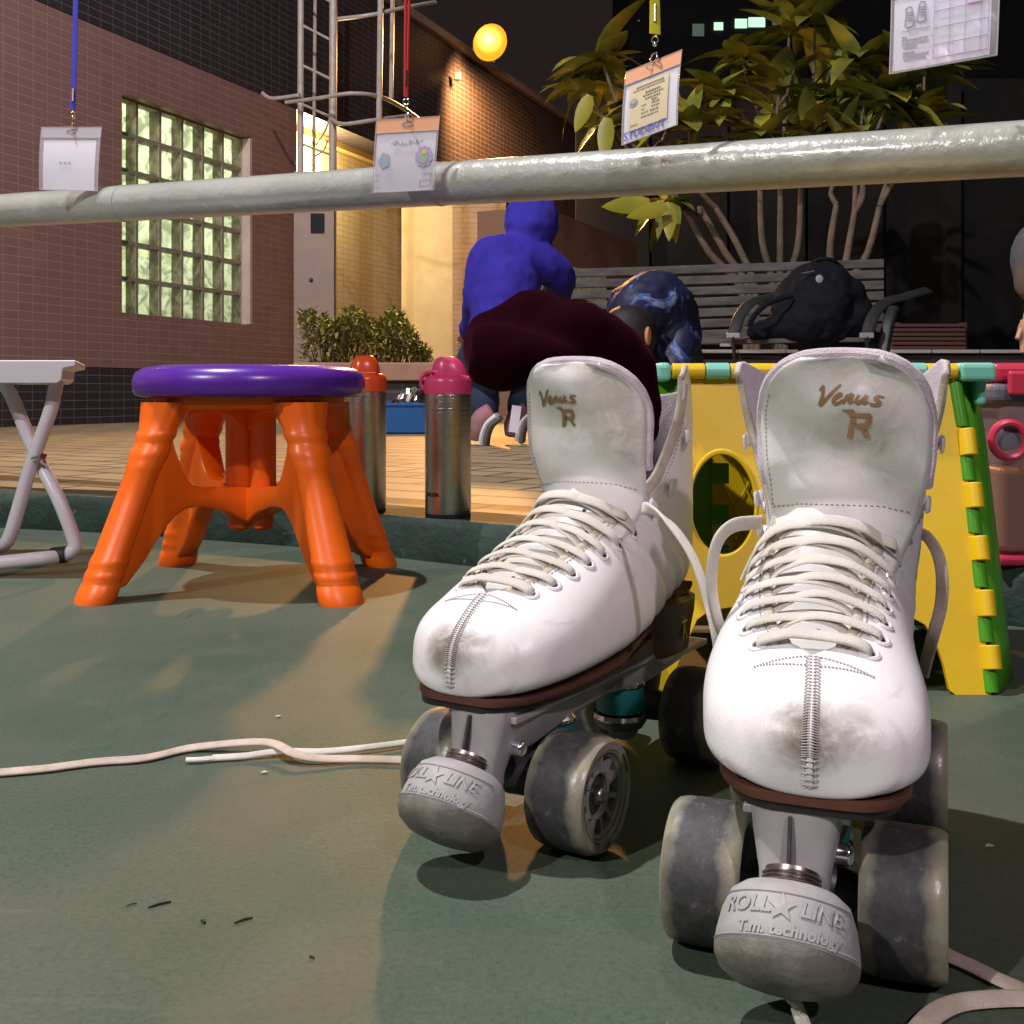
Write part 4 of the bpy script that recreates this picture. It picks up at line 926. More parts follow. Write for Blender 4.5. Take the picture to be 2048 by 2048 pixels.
    for sg_ in (-1, 1):
        for off in (.10,):
            for k in range(70):
                v = 4.9+9.4*k/70; a = sg_*(gap(v)+off); c_ = FL(S(v, a), v, a); n = SN(v, a); c2 = FL(S(v+.075, sg_*(gap(v+.075)+off)), v+.075, sg_*(gap(v+.075)+off))
                q.tube([c_+n*.0003, c2+n*.0003], .00035, 4)
        for k in range(16):
            t = k/16; a = sg_*(.05+.5*t); v = 4.36-.30*t; q.tube([S(v, a)+SN(v, a)*.0003, S(v-.015, a+sg_*.018)+SN(v, a)*.0003], .0003, 4)
            v2 = 4.0+.1*t; q.tube([S(v2, a)+SN(v2, a)*.0003, S(v2, a+sg_*.018)+SN(v2, a)*.0003], .0003, 4)
    part('stitching', q, m_stitch, boot)
    q = MB()
    for sg_ in (-1, 1):   # felt facing edge along the opening
        vs_ = np.linspace(5.0, 15.3, 84); pts = [FL(S(v, sg_*(gap(v)+.02), .0012), v, sg_*(gap(v)+.02)) for v in vs_]; nn_ = [SN(v, sg_*(gap(v))) for v in vs_]
        q.ribbon([p+V((0, -sg_*.0004*math.sin(v*3), 0)) for p, v in zip(pts, vs_)], nn_, [.0044+.0036*max(0, min(1, (v-8)/3)) for v in vs_], .0036)
    part('facing_edge', q, m_rim, boot)
    # ---- tongue
    def TL(v):  # front line of the tongue
        if v <= 11: 
            p = S(v, 0); 
            return V((p.x, p.y, p.z))-SN(v, 0)*(.0046)
        t = min(v, 16.2)-11; z = .1765+.0136*t; s_ = -.0835+.0012*t+.0004*t*t
        p11 = S(11, 0)-SN(11, 0)*.0046
        bl = min(1, t/1.2); q_ = V((s_, yoff(s_), z)); q1 = p11+V((.0012*t, 0, .0136*t)); return q1.lerp(q_, bl) if False else q1+V((.0006*t*t*.5, 0, 0))
    hwk = [(4.2, .012), (6, .021), (7, .025), (8, .0285), (9, .0305), (10, .0315), (11, .0330), (12, .0355), (13, .0375), (14, .0382), (14.6, .0376), (15.1, .0356), (15.45, .0325), (15.7, .0275), (15.82, .022), (15.88, .0175)]
    def hw(v): return float(np.interp(v, [a for a, _ in hwk], [b for _, b in hwk]))
    def TS(v, qv):
        c_ = TL(v); h_ = hw(v); y = qv*h_
        vv = min(v, 15.9); Ts, Tz, Bs, Bz, w_, g = cubic(ST, vv); a = math.asin(max(-.98, min(.98, y/max(w_, abs(y)+1e-4)/1.02)))
        if v <= 11: base = S(vv, a)-S(vv, 0)
        else: base = (S(11, a)-S(11, 0))
        f = float(np.interp(v, [0, 8, 11, 12.5], [1, 1, .62, .36]))
        d = V((base.x*f, y, base.z*f))
        if v > 10.5: d.x += .0028*math.sin(qv*3.1+v*1.4)*min(1, v-10.5)+.0024*math.sin(v*2.2+1+mi)*math.cos(qv*2)*min(1, v-10.5)
        ty = toff*min(1, max(0, (v-9)/3)); return V((c_.x+d.x, c_.y+y+ty, c_.z+d.z))
    def TN(v, qv):
        n = (TS(v, qv+.03)-TS(v, qv-.03)).cross(TS(v+.05, qv)-TS(v-.05, qv)).normalized(); return n if n.x+n.z > 0 else -n
    q = MB(); q.grid([[TS(v, qv) for qv in np.linspace(-1, 1, 33)] for v in list(np.linspace(4.2, 14.9, 72))+list(np.linspace(14.95, 15.88, 16))])
    tsp = [(-.079, .018, .232, .024, .75, (.34, .30, .23)), (-.079, -.02, .222, .02, .5, GREY), (-.080, .022, .205, .026, .85, (.32, .29, .23)), (-.08, -.012, .197, .022, .55, GREY), (-.078, .005, .243, .02, .8, (.36, .33, .27)), (-.08, -.03, .235, .014, .6, GREY), (-.082, .028, .19, .015, .6, GREY), (-.08, 0, .215, .03, .35, (.45, .46, .40)), (-.03, 0, .14, .02, .3, GREY)]
    m_tong = leather('white_tongue_leather', (.76, .75, .72), tsp, .42, .12)
    tongue = part('tongue', q, m_tong, T, smooth=180); so = tongue.modifiers.new('solid', 'SOLIDIFY'); so.thickness = .003; so.offset = 0
    q = MB(); edge = [TS(v, -1) for v in np.linspace(12.2, 14.9, 24)]+[TS(v, -1) for v in np.linspace(15.0, 15.82, 10)]+[TS(15.88, k) for k in np.linspace(-.9, .9, 7)]+[TS(v, 1) for v in np.linspace(15.82, 15.0, 10)]+[TS(v, 1) for v in np.linspace(14.9, 12.2, 24)]
    q.tube([p+V((-.0028, 0, .0005)) for p in edge], .0036, 10); o_e = part('padded_rim', q, m_fleece, tongue)
    q = MB()
    for k in range(26):
        t = k/26; qv = -.92+1.84*t; v = 10.75+.55*(2*t-1)**2; q.tube([TS(v, qv)+TN(v, qv)*.0017, TS(v, qv+.035)+TN(v, qv)*.0017], .0003, 4)
    for k in range(24):
        v = 11.4+3.7*k/24; qv = -.93*mi*-1 if False else -.93; q.tube([TS(v, qv)+TN(v, qv)*.0017, TS(v+.08, qv)+TN(v, qv)*.0017], .0003, 4)
    part('stitching', q, m_stitch, tongue)
    q = MB()
    for (v, qv) in ((6.2, -.25), (6.9, .05), (7.7, .1), (7.6, .5), (8.5, .05), (8.6, .55), (9.5, .3), (5.7, .1)):
        c_ = TS(v, qv); n = TN(v, qv); q.lathe([(.0001, .0018), (.0011, .0018), (.0012, .0014)], 12, M.Translation(c_) @ n.to_track_quat('Z', 'Y').to_matrix().to_4x4())
    part('vent_hole', q, m_hole, tongue)
    # ---- logo on the tongue: brush script word and the winged letter
    def onT(u, h, off=.0019):   # u metres to local +y, h metres up from the logo centre
        v = 14.5+h/.0136; y0 = mi*.007+u; qv = y0/hw(v); return TS(v, qv)+TN(v, qv)*off
    sc2 = lambda p: V((p.x*1.32, p.y*1.0, 0))
    strokes = [[(-.0125, .0035), (-.0118, .0052), (-.0112, .0010), (-.0116, -.0028), (-.0100, -.0010), (-.0076, .0030), (-.0062, .0052)],
               [(-.0078, -.0012), (-.0056, .0002), (-.0052, .0010), (-.0062, .0010), (-.0072, -.0008), (-.0068, -.0026), (-.0054, -.0024), (-.0044, -.0012)],
               [(-.0034, .0008), (-.0040, -.0026), (-.0030, -.0002), (-.0018, .0008), (-.0018, -.0006), (-.0020, -.0024), (-.0010, -.0018)],
               [(.0004, .0008), (-.0002, -.0016), (.0006, -.0026), (.0020, -.0010), (.0028, .0008), (.0022, -.0014), (.0026, -.0026), (.0036, -.0018)],
               [(.0080, .0008), (.0062, .0008), (.0056, -.0004), (.0070, -.0014), (.0070, -.0026), (.0052, -.0030), (.0044, -.0024)]]
    q = MB()
    for s_ in strokes:
        cpts = catmull([V((a*1.0+b*.15, b, 0)) for a, b in s_], 5); L_ = len(cpts)
        for k in range(L_-1):
            a_, b_ = cpts[k], cpts[k+1]; t = k/L_; wd_ = .00062*(.7+.6*math.sin(math.pi*t))
            d = (b_-a_).normalized() if (b_-a_).length > 1e-7 else V((1, 0, 0)); pn = V((-d.y, d.x, 0))*wd_; e = d*.00012
            q.add([onT(*(sc2(a_)+pn-e)[:2]), onT(*(sc2(a_)-pn-e)[:2]), onT(*(sc2(b_)-pn+e)[:2]), onT(*(sc2(b_)+pn+e)[:2])], [(0, 1, 2, 3)])
    part('script_logo', q, m_goldp, tongue, smooth=0)
    q = MB(); oy = -.0118
    polys = [[(-.0055, .0058), (-.0012, .0058), (-.0008, .0044), (.0045, .0046), (.0052, .0036), (.0052, .0030), (-.0026, .0026), (-.0020, .0038), (-.0034, .0042), (-.0032, .0050), (-.0048, .0052)],
             [(-.0022, .0028), (-.0002, .0028), (-.0020, -.0052), (-.0040, -.0052)], [(.0034, .0034), (.0052, .0034), (.0046, .0000), (.0028, .0002)],
             [(-.0012, .0004), (.0044, .0008), (.0036, -.0012), (-.0014, -.0012)], [(.0006, -.0008), (.0026, -.0012), (.0046, -.0038), (.0036, -.0052), (.0024, -.0042)]]
    for pl in polys:
        vs = [V((a, b, 0)) for a, b in pl]; bm = bmesh.new(); vv = [bm.verts.new(p) for p in vs]; bm.faces.new(vv); bmesh.ops.triangulate(bm, faces=bm.faces); bm.verts.index_update()
        q.add([onT(v_.co.x*1.2, v_.co.y*1.15+oy, .0020) for v_ in bm.verts], [tuple(v_.index for v_ in f.verts) for f in bm.faces]); bm.free()
    part('winged_logo', q, m_goldp, tongue, smooth=0)
    # ---- eyelets and hooks
    ev = [4.98, 5.75, 6.5, 7.25, 8.0, 8.8, 9.7]
    def ea(v): return gap(v)+.0125/float(cubic(ST, v)[4])
    for sg_ in (-1, 1):
        for v in ev:
            a = sg_*ea(v); c_ = S(v, a); n = SN(v, a); mt_ = M.Translation(c_) @ n.to_track_quat('Z', 'Y').to_matrix().to_4x4()
            q = MB(); q.lathe([(.0022, .0002), (.0024, .0009), (.0032, .0011), (.0042, .0006), (.0045, -.0004)], 24, mt_); e_ = part('eyelet', q, m_eye, boot)
            q = MB(); q.lathe([(.0001, .00015), (.0026, .00015)], 16, mt_); part('hole', q, m_hole, boot)
        for v in (11.0, 12.4, 14.0):
            a = sg_*(gap(v)+.22); c_ = FL(S(v, a), v, a); n = SN(v, a); tn = (S(v+.1, a)-S(v-.1, a)).normalized(); fw = n.cross(tn)
            if fw.x < 0: fw = -fw
            q = MB(); prof = [-fw*.0015+n*.0002, -fw*.0022+n*.0026, fw*.001+n*.0045, fw*.0055+n*.0048, fw*.0068+n*.0040]
            q.ribbon(catmull([c_+p for p in prof], 4), tn.cross(fw) if False else n, .0078, .0012); 
            q.lathe([(.0001, .0012), (.0028, .0010), (.0032, 0)], 16, M.Translation(c_-tn*.005) @ n.to_track_quat('Z', 'Y').to_matrix().to_4x4())
            part('lace_hook', q, m_eye, boot, smooth=50)
    # ---- laces
    def lift(v, a, o): return S(v, a)+SN(v, a)*o
    q = MB()
    def strand(ctrl, wd_=.0058, th_=.0016):
        P = catmull([c[0] for c in ctrl], 7); Nn = catmull([c[1] for c in ctrl], 7); q.ribbon(P, [n.normalized() for n in Nn], wd_, th_)
    v = ev[0]; strand([(lift(v, -s_*1, o)if False else lift(v, s_, o), SN(v, s_)) for s_, o in ((-ea(v), -.001), (-ea(v)*.92, .0022), (-gap(v)*.8-.1, .0035), (-.1, .0040), (gap(v)*.8+.1, .0035), (ea(v)*.92, .0022), (ea(v), -.001))], .0066, .002)
    for i in range(len(ev)-1):
        for sg_ in (-1, 1):
            v0, v1 = ev[i+1]-.0, ev[i+1]; j = rnd.uniform(-.08, .08); w0 = ev[i]
            vb = ev[i+1]; g_ = gap(vb); A = sg_*ea(vb)
            hi = .0036+(.0012 if sg_*mi > 0 else 0)+i*.0003
            dn = -.30
            ctrl = [(lift(vb, A, -.001), SN(vb, A)), (lift(vb, A*.95, .0020), SN(vb, A)), (lift(vb+j*.4, sg_*(g_+.10), .0030), SN(vb, sg_*g_)), (lift(vb+.02+j, sg_*g_*.55, hi-.001), SN(vb, sg_*g_*.5)),
                    (lift(vb-.01+j, -sg_*g_*.05, hi-.0010), SN(vb, 0)), (lift(vb-.07, -sg_*g_*.6, .0010), SN(vb, -sg_*g_*.5)), (lift(vb-.14, -sg_*(g_*.96), -.0020), SN(vb, -sg_*g_)), (lift(vb-.18, -sg_*(gap(vb-.18)+.10), -.0048), SN(vb, -sg_*g_))]
            strand(ctrl, .0054 if i < 4 else .0062, .0014)
    # loose top rows draped over the tongue
    def onTg(v, qv, o): return (TS(v, qv)+TN(v, qv)*o, TN(v, qv))
    for (va, vb_, vc, o, sg_) in ((10.2, 10.0, 9.7, .0040, 1),):
        ctrl = [(lift(9.7, sg_*ea(9.7), -.001), SN(9.7, sg_*ea(9.7))), (lift(9.8, sg_*(gap(9.8)+.12), .003), SN(9.8, sg_*1.1)), onTg(vb_-.25, sg_*.75, o+.002), onTg(vb_, 0, o), onTg(vc+.3, -sg_*.7, o), (lift(vc-.2, -sg_*(gap(vc)+.12), .0032), SN(vc, -sg_*1.1)), (lift(vc-.7, -sg_*(ea(vc)+.1), .0025), SN(vc, -sg_*1.2))]
        strand(ctrl, .0060, .0015)
    part('lace', q, m_lace, T, smooth=70)
    for pts, nr_, wd_, mt_ in laces_out:
        q = MB(); P = catmull(pts, 8); q.ribbon(P, nr_, wd_, .0020); part('lace_end', q, mt_, T, True, smooth=70)
    # ---- sole, heel
    q = MB(); rows = []
    for v in np.linspace(0, 11.2, 60):
        Ts, Tz, Bs, Bz, w_, g = cubic(ST, v); y0 = yoff(Bs); asy = .12*min(1, (6-v)/3) if v < 6 and mi < 0 else 0; wo = w_*(.87-.04*min(1, v/3))*(1-.16*max(0, min(1, (v-7.6)/1.2)))+.0004; Bz = Bz if v > 4 else .0777; zt = Bz+.0012; xo = Bs-.0022*max(0, 1-v/5)
        wl = wo*(1-asy); rows.append([V((xo, y0-wl, zt)), V((xo, y0-wl-.0004, Bz-.0008)), V((xo, y0-wl+.001, Bz-.0028)), V((xo, y0+wo-.001, Bz-.0028)), V((xo, y0+wo+.0004, Bz-.0008)), V((xo, y0+wo, zt))])
    q.grid(rows, True, True, True); part('sole', q, m_sole, T, smooth=50)
    q = MB(); rows = []
    for v in np.linspace(1.2, 9.0, 30):
        Ts, Tz, Bs, Bz, w_, g = cubic(ST, v); y0 = yoff(Bs); wo = w_*.76
        rows.append([V((Bs-.003, y0-wo, Bz-.0029)), V((Bs-.003, y0-wo, .0712)), V((Bs-.003, y0+wo, .0712)), V((Bs-.003, y0+wo, Bz-.0029))])
    q.grid(rows, True, True, True); part('sole_lift', q, mat('black_lift', (.02, .015, .014), .45), T, smooth=30)
    q = MB()
    def heel_ring(z, gr):
        return [V((-.152+(.040-gr)*math.cos(a)*(.9 if math.cos(a) > 0 else 1), (.031-gr)*sgnp(math.sin(a), .8), z)) for a in [2*math.pi*k/36 for k in range(36)]]
    q.grid([heel_ring(.098, 0), heel_ring(.090, .0005), heel_ring(.080, .0025), heel_ring(.0665, .004)], True, True, True); hl = part('heel', q, m_heel, T, smooth=50)
    q = MB()
    for pts in ([(-.003, .006), (.003, .009), (.006, .008)], [(-.004, .003), (.004, .003)], [(0, .008), (-.001, -.008)], [(.0, .0), (.004, -.008)], [(-.004, .010), (0, .006)]):
        for sg_ in (-1, 1): q.tube([V((-.150+a*-sg_, sg_*(.0295), .083+b)) for a, b in pts], .0007, 6)
    part('heel_emblem', q, mat('gold_print_bright', (.75, .50, .15), .3, .8), hl)
    # ---- plate and trucks
    q = MB()
    rows = []
    for s_, w_, z0, z1 in ((.030, .011, .050, .0698), (.022, .016, .046, .0698), (.0, .018, .046, .0698), (-.04, .016, .050, .0698), (-.09, .015, .052, .0665), (-.13, .018, .048, .066), (-.175, .020, .052, .066), (-.196, .018, .058, .066)):
        rows.append([V((s_, -w_, z1)), V((s_, -w_*.8, z0+.004)), V((s_, -w_*.55, z0)), V((s_, w_*.55, z0)), V((s_, w_*.8, z0+.004)), V((s_, w_, z1))])
    q.grid(rows, True, True, True)
    q.box((-.055, 0, .0675), (.17, .040, .0035)); q.box((-.165, 0, .0640), (.068, .050, .0035))
    plate = part('plate', q, m_alu, T, smooth=30, bevel=.0008)
    q = MB(); rows = []
    for z, hx, hy, cx_ in ((.0715, .014, .0175, .024), (.060, .013, .0158, .0265), (.048, .012, .0132, .0305), (.041, .0115, .0126, .0345), (.033, .0118, .0140, .0385)):
        rows.append([V((cx_+hx*sgnp(math.cos(a), .6), hy*sgnp(math.sin(a), .6), z)) for a in [2*math.pi*(k+.5)/24 for k in range(24)]])
    q.grid(rows, True, True, True); part('stop_bracket', q, m_alu, plate, smooth=50)
    q = MB(); q.box((.0435, -.001, .0535), (.004, .0012, .034), M.Rotation(R(-19), 3, 'Y')); part('clamp_slit', q, m_hubd, plate, smooth=0)
    q = MB()
    for sg_ in (1,):
        q.tube([V((.022, sg_*.012, .052)), V((.022, sg_*.0185, .052))], .0042, 12); q.sphere((.022, sg_*.0185, .052), .0042, sc=(1, .5, 1))
    part('clamp_bolt', q, m_chrome, plate)
    vs, fs = text_mesh('VARIANT', .0052, 0, .0002); q = MB()
    q.add([V((-.082-p.x, .0158, .0595+p.y)) for p in vs], fs); part('plate_lettering', q, m_hubd, plate, smooth=0)
    for s0, sc_, sgd in ((0, -.036, 1), (-.155, -.122, -1)):
        tr = MB()
        tr.tube([V((s0, -.036, .0285)), V((s0, .036, .0285))], .0036, 14)
        tr.tube([V((s0, -.021, .0285)), V((s0, -.012, .0300)), V((s0, 0, .0315)), V((s0, .012, .0300)), V((s0, .021, .0285))], [.0065, .009, .011, .009, .0065], 14)
        tr.tube([V((s0, 0, .031)), V((s0+(sc_-s0)*.5, 0, .030)), V((sc_, 0, .028))], [.010, .009, .013], 14)
        tr.tube([V((s0, 0, .034)), V((s0+sgd*.012, 0, .046)), V((s0+sgd*.018, 0, .055))], [.009, .006, .005], 12)
        tr.lathe([(.0001, -.004), (.0135, -.004), (.016, .0), (.0155, .0035), (.0135, .004)], 24, M.Translation((sc_, 0, .0285)))
        tk = part('truck', tr, m_dalu, T, smooth=50)
        q = MB(); q.lathe([(.0118, .0), (.0145, .002), (.0150, .009), (.0135, .0165), (.010, .0165)], 28, M.Translation((sc_, 0, .0325))); part('cushion', q, m_teal, tk)
        q = MB(); q.lathe([(.0132, 0), (.0150, .001), (.0150, .0028), (.0125, .006), (.006, .0065), (.0055, .012), (.0001, .012)], 28, M.Translation((sc_, 0, .0492))); q.lathe([(.0150, .0), (.0168, .002), (.0160, .0045)], 28, M.Translation((sc_, 0, .0285))); part('washer', q, m_chrome, tk)
    # ---- toe stop
    A = M.Translation((.0535, mi*0, .0325)) @ M.Rotation(R(-36), 4, 'Y')   # local z = up the stem
    q = MB(); q.lathe([(.0001, .0165), (.0105, .0165), (.017, .0150), (.0212, .0118), (.0238, .0050), (.0250, -.0020), (.0254, -.0062), (.0250, -.0068)], 64, A)
    stop = part('toe_stop', q, m_stop, T, smooth=50)
    q = MB(); q.lathe([(.0250, -.0068), (.0254, -.0072), (.0250, -.0100), (.0225, -.0142), (.0170, -.0175), (.010, -.0188), (.0001, -.0192)], 64, A); part('worn_face', q, m_stopw, stop, smooth=50)
    q = MB()
    for k in range(3): q.lathe([(.0098, .0165+k*.0014), (.0108, .0172+k*.0014), (.0098, .0179+k*.0014)], 28, A)
    q.lathe([(.0098, .016), (.0098, .022)], 28, A); part('threaded_stem', q, m_steel2, stop, smooth=30)
    q = MB()
    def ons(p, h0, sc__=1):
        r0_ = lambda h: float(np.interp(h, [-.0062, -.0020, .0050, .0118], [.0254, .0250, .0238, .0212])); h = h0+p.y; r_ = r0_(h); an = p.x/r_
        return r_, an, h
    for body, size, h0, xo in (('ROLL', .0078, .0046, -.0130), ('LINE', .0078, .0046, .0138), ('T.m. technology', .0056, -.0032, .003)):
        vs, fs = text_mesh(body, size, .15, .00022)
        lo = []; hi_ = []
        for p in vs:
            r_, an, h = ons(V((p.x+xo, p.y, 0)), h0); lo.append(A @ V(((r_+.0006)*math.cos(an), (r_+.0006)*math.sin(an), h)))
        q.add(lo, fs)
    star = []
    for k in range(10):
        rr_ = .0052 if k % 2 == 0 else .0022; a = math.pi/2+k*math.pi/5; r_, an, h = ons(V((rr_*math.cos(a)+.0002, rr_*math.sin(a), 0)), .0044); star.append(A @ V(((r_+.0006)*math.cos(an), (r_+.0006)*math.sin(an), h)))
    r_, an, h = ons(V((.0002, 0, 0)), .0044); q.add([A @ V((r_+.0006, 0, h))]+star, [(0, 1+k, 1+(k+1) % 10) for k in range(10)])
    for hh in (-.0058, .0094): 
        r_ = float(np.interp(hh, [-.0062, -.0020, .0050, .0118], [.0254, .0250, .0238, .0212]))+.0001; q.tube([A @ V((r_*math.cos(a), r_*math.sin(a), hh)) for a in np.linspace(-1.3, 1.3, 30)], .0004, 5)
    part('raised_lettering', q, mat('lettering_rubber', (.33, .32, .315), .55), stop, smooth=0)
    # ---- wheels
    for s0 in (0, -.155):
        for sg_ in (-1, 1):
            Wm = M.Translation((s0, sg_*.0378, .0286)) @ M.Rotation(R(-90)*1, 4, 'X') 
            # local z of the lathe -> +y
            f = sg_
            wo = bpy.data.objects.new('wheel', None)
            q = MB(); pr = [(.0212, -.0150), (.0262, -.0158), (.0275, -.0145), (.0284, -.0110), (.0286, -.006), (.0286, .006), (.0284, .0110), (.0275, .0145), (.0262, .0158), (.0212, .0150)]
            q.lathe(pr, 72, M.Rotation(R(-90), 4, 'X'))
            q.lathe([(.0212, .0150), (.0205, .0140), (.0205, -.0140), (.0212, -.0150)], 72, M.Rotation(R(-90), 4, 'X'))
            tyre = part('wheel', q, m_tread, T, smooth=40); tyre.matrix_basis = M.Translation((s0, sg_*.0378, .0286)) @ M.Rotation(rnd.uniform(0, 6), 4, 'Y') if False else M.Translation((s0, sg_*.0378, .0286))
            q = MB(); Rm = M.Rotation(R(-90)*f, 4, 'X')   # z -> outward
            q.lathe([(.0206, -.012), (.0206, .0128), (.0198, .0134), (.0190, .0125), (.0185, -.012)], 60, Rm)
            q.lathe([(.0001, .002), (.0206, .002)], 48, Rm); q.lathe([(.0001, -.010), (.0206, -.010)], 48, Rm)
            q.lathe([(.0122, .0), (.0122, .0108), (.0110, .0116), (.0102, .0108), (.0102, .0)], 40, Rm)
            for k in range(11):
                a = 2*math.pi*k/11; 
                mm = Rm @ M.Rotation(a, 4, 'Z'); q.prism([(.0115, -.0012), (.0160, -.0010), (.0200, -.0022), (.0200, .0022), (.0160, .0010), (.0115, .0012)], mm @ M.Translation((0, 0, .002)), .0098)
            hub = part('hub', q, m_hub, tyre, smooth=40)
            q = MB(); q.lathe([(.0001, .0095), (.0065, .0095), (.0100, .0088), (.0101, .004)], 36, Rm)
            part('bearing', q, m_hubd, tyre, smooth=40)
            q = MB(); q.lathe([(.0001, .0145), (.0022, .0145), (.0034, .0138), (.0042, .0125), (.0044, .0095)], 6*4, Rm); part('axle_nut', q, m_steel2, tyre, smooth=30)
            q = MB()
            for body, ang in (('HARD', -60), ('BADGER', 62), ('57 D', 178)):
                vs, fs = text_mesh(body, .0030, 0, .00012)
                for p in [0]:
                    pts = []
                    for v_ in vs:
                        th = R(ang)+v_.x/.0238; r_ = .0238+v_.y   # clockwise seen from outside
                        # outside viewer: right = -x for +y side
                        x2 = r_*math.sin(th); z2 = r_*math.cos(th); pts.append(V((-x2*f, f*.01565, z2)))
                    q.add(pts, fs)
            for a0_, a1_ in ((-40, 38), (86, 158), (198, 275)):
                q.tube([V((-.0222*math.sin(R(a))*f, f*.0154, .0222*math.cos(R(a)))) for a in np.linspace(a0_, a1_, 18)], .00018, 4)
            part('wheel_print', q, m_hubd, tyre, smooth=0)
    return T, S, TS
def dirz(x, y): return math.atan2(y, x)
gl = lambda px, py, h=.0025: G(px, py, h)
# left skate: lace end trailing away to the left on the floor, and the side loop
lacesL = [
 ([gl(-60, 1552), gl(0, 1545), gl(90, 1537), gl(190, 1524), gl(290, 1516), gl(375, 1497), gl(450, 1488, .005), gl(520, 1484, .007), gl(555, 1490, .007), gl(590, 1508, .006), gl(640, 1517, .004), gl(720, 1518), gl(800, 1520), gl(860, 1522)], (0, -.35, 1), .0068, m_lace2),
 ([gl(425, 1516), gl(490, 1512), gl(560, 1503, .0035), gl(650, 1503, .0035), gl(760, 1492, .0035), gl(860, 1478)], (0, -.8, 1), .0046, m_lace),
 ([gl(372, 1520), gl(400, 1519), gl(430, 1516)], (0, -.8, 1), .0034, mat('clear_aglet', (.62, .60, .56), .2)),
 ([W(1286, 1016, .602), W(1300, 1018, .594), W(1335, 1042, .580), W(1375, 1095, .572), W(1400, 1150, .568), W(1418, 1215, .565), W(1432, 1275, .56), W(1437, 1310, .56)], (.7, -.7, 0), .0065, m_lace)]
skL, SL, TSL = build_skate('white quad skate standing beside the orange stool, maroon velvet stuffed behind its tongue', (.001, .579, 0), dirz(-.53, -.848), -1, 4, lacesL, 0, .0045, -.0068)
lacesR = [
 ([W(1520, 1045, .515), W(1470, 1050, .505), W(1440, 1075, .50), W(1426, 1120, .50), W(1424, 1180, .505), W(1434, 1235, .52), W(1450, 1280, .54)], (.5, -.8, 0), .0065, m_lace),
 ([W(1838, 1066, .575), W(1855, 1075, .565), W(1874, 1105, .555), W(1884, 1150, .55), W(1882, 1210, .55), W(1868, 1265, .55), W(1856, 1310, .56), W(1846, 1350, .57)], (-.6, -.8, 0), .0062, m_lace2),
 ([gl(1865, 1890), gl(1900, 1912), gl(1950, 1935), gl(2000, 1960), gl(2060, 1985), gl(2120, 2010)], (0, -.2, 1), .0078, m_lace2),
 ([gl(1574, 1975, .012), gl(1580, 1990, .012), gl(1592, 2010, .008), gl(1604, 2040, .004), gl(1620, 2080, .003)], (0, -.5, 1), .0055, m_lace),
 ([gl(1820, 2085), gl(1850, 2045), gl(1880, 2020), (gl(1920, 2005)), gl(1980, 1998), gl(2060, 1996), gl(2140, 2000)], (0, -.3, 1), .0080, m_lace2),
 ([gl(1576, 1980, .013), gl(1610, 1984, .012), gl(1655, 1990, .013)], (0, -.6, 1), .0045, m_lace2)]
skR, SR, TSR = build_skate('white quad skate nearest the camera, in front of the yellow step stool', (.1178, .452, 0), dirz(-.36, -.933), 1, 9, lacesR, .006)
# ================================================================== MAROON VELVET
m_velvet = mat('maroon_velvet', (.006, .0004, .0018), 1.0, col2=(.013, .001, .004), vs=10, sheen=.10, bp=.3, bs=700, bd=.0006)
m_velvet.node_tree.nodes['Principled BSDF'].inputs['Sheen Tint'].default_value = (.5, .08, .16, 1)
m_velvet.node_tree.nodes['Principled BSDF'].inputs['Specular IOR Level'].default_value = .02
def pillow(q, outline, Y, th, prof=.5, rings=10, dY=lambda x, y: 0):
    pts = [W(px, py, Y) for px, py in outline]; c_ = sum(pts, V((0, 0, 0)))/len(pts); n = len(pts)
    for sg_ in (-1, 1):
        rows = []
        for k in range(rings+1):
            t = k/rings; h_ = th*(1-t*t)**prof
            rows.append([V((c_.x+(p.x-c_.x)*t, Y+sg_*h_+dY(c_.x+(p.x-c_.x)*t, c_.z+(p.z-c_.z)*t), c_.z+(p.z-c_.z)*t)) for p in pts])
        rows[0] = [rows[0][0].copy()+V((1e-6*i, 0, 0)) for i in range(n)]
        q.grid(rows, True)
ol = [(922, 738), (920, 690), (928, 652), (945, 630), (985, 605), (1030, 583), (1062, 576), (1100, 582), (1140, 598), (1180, 618), (1215, 645), (1250, 668), (1285, 690), (1298, 715), (1310, 760), (1316, 820), (1312, 880), (1290, 905), (1262, 860), (1245, 800), (1220, 755), (1170, 735), (1110, 738), (1070, 752), (1045, 768), (1000, 776), (955, 770), (932, 758)]
q = MB(); pillow(q, [p[:2] for p in catmull([V((a, b, 0)) for a, b in ol], 3, True)], .712, .034, .5, 12)
ol2 = [(918, 738), (918, 690), (930, 655), (962, 636), (1010, 640), (1075, 660), (1140, 690), (1190, 722), (1170, 745), (1110, 742), (1070, 752), (1040, 774), (990, 784), (945, 776)]
pillow(q, [p[:2] for p in catmull([V((a, b, 0)) for a, b in ol2], 3, True)], .695, .034, .5, 10)
ol3 = [(1090, 620), (1130, 600), (1200, 630), (1270, 676), (1306, 720), (1318, 790), (1318, 850), (1296, 880), (1262, 820), (1236, 760), (1190, 720), (1130, 690)]
pillow(q, [p[:2] for p in catmull([V((a, b, 0)) for a, b in ol3], 3, True)], .70, .026, .5, 10)
vel = part('velvet_cloth', q, m_velvet, None, merge=.0001, smooth=180); soft(vel, .0042, 6, .6)
disp(vel, .06, .020, 'folds'); 
tag(vel, 'dark maroon velvet cloth draped out of the top of the skate beside the bottles', 'velvet cloth')

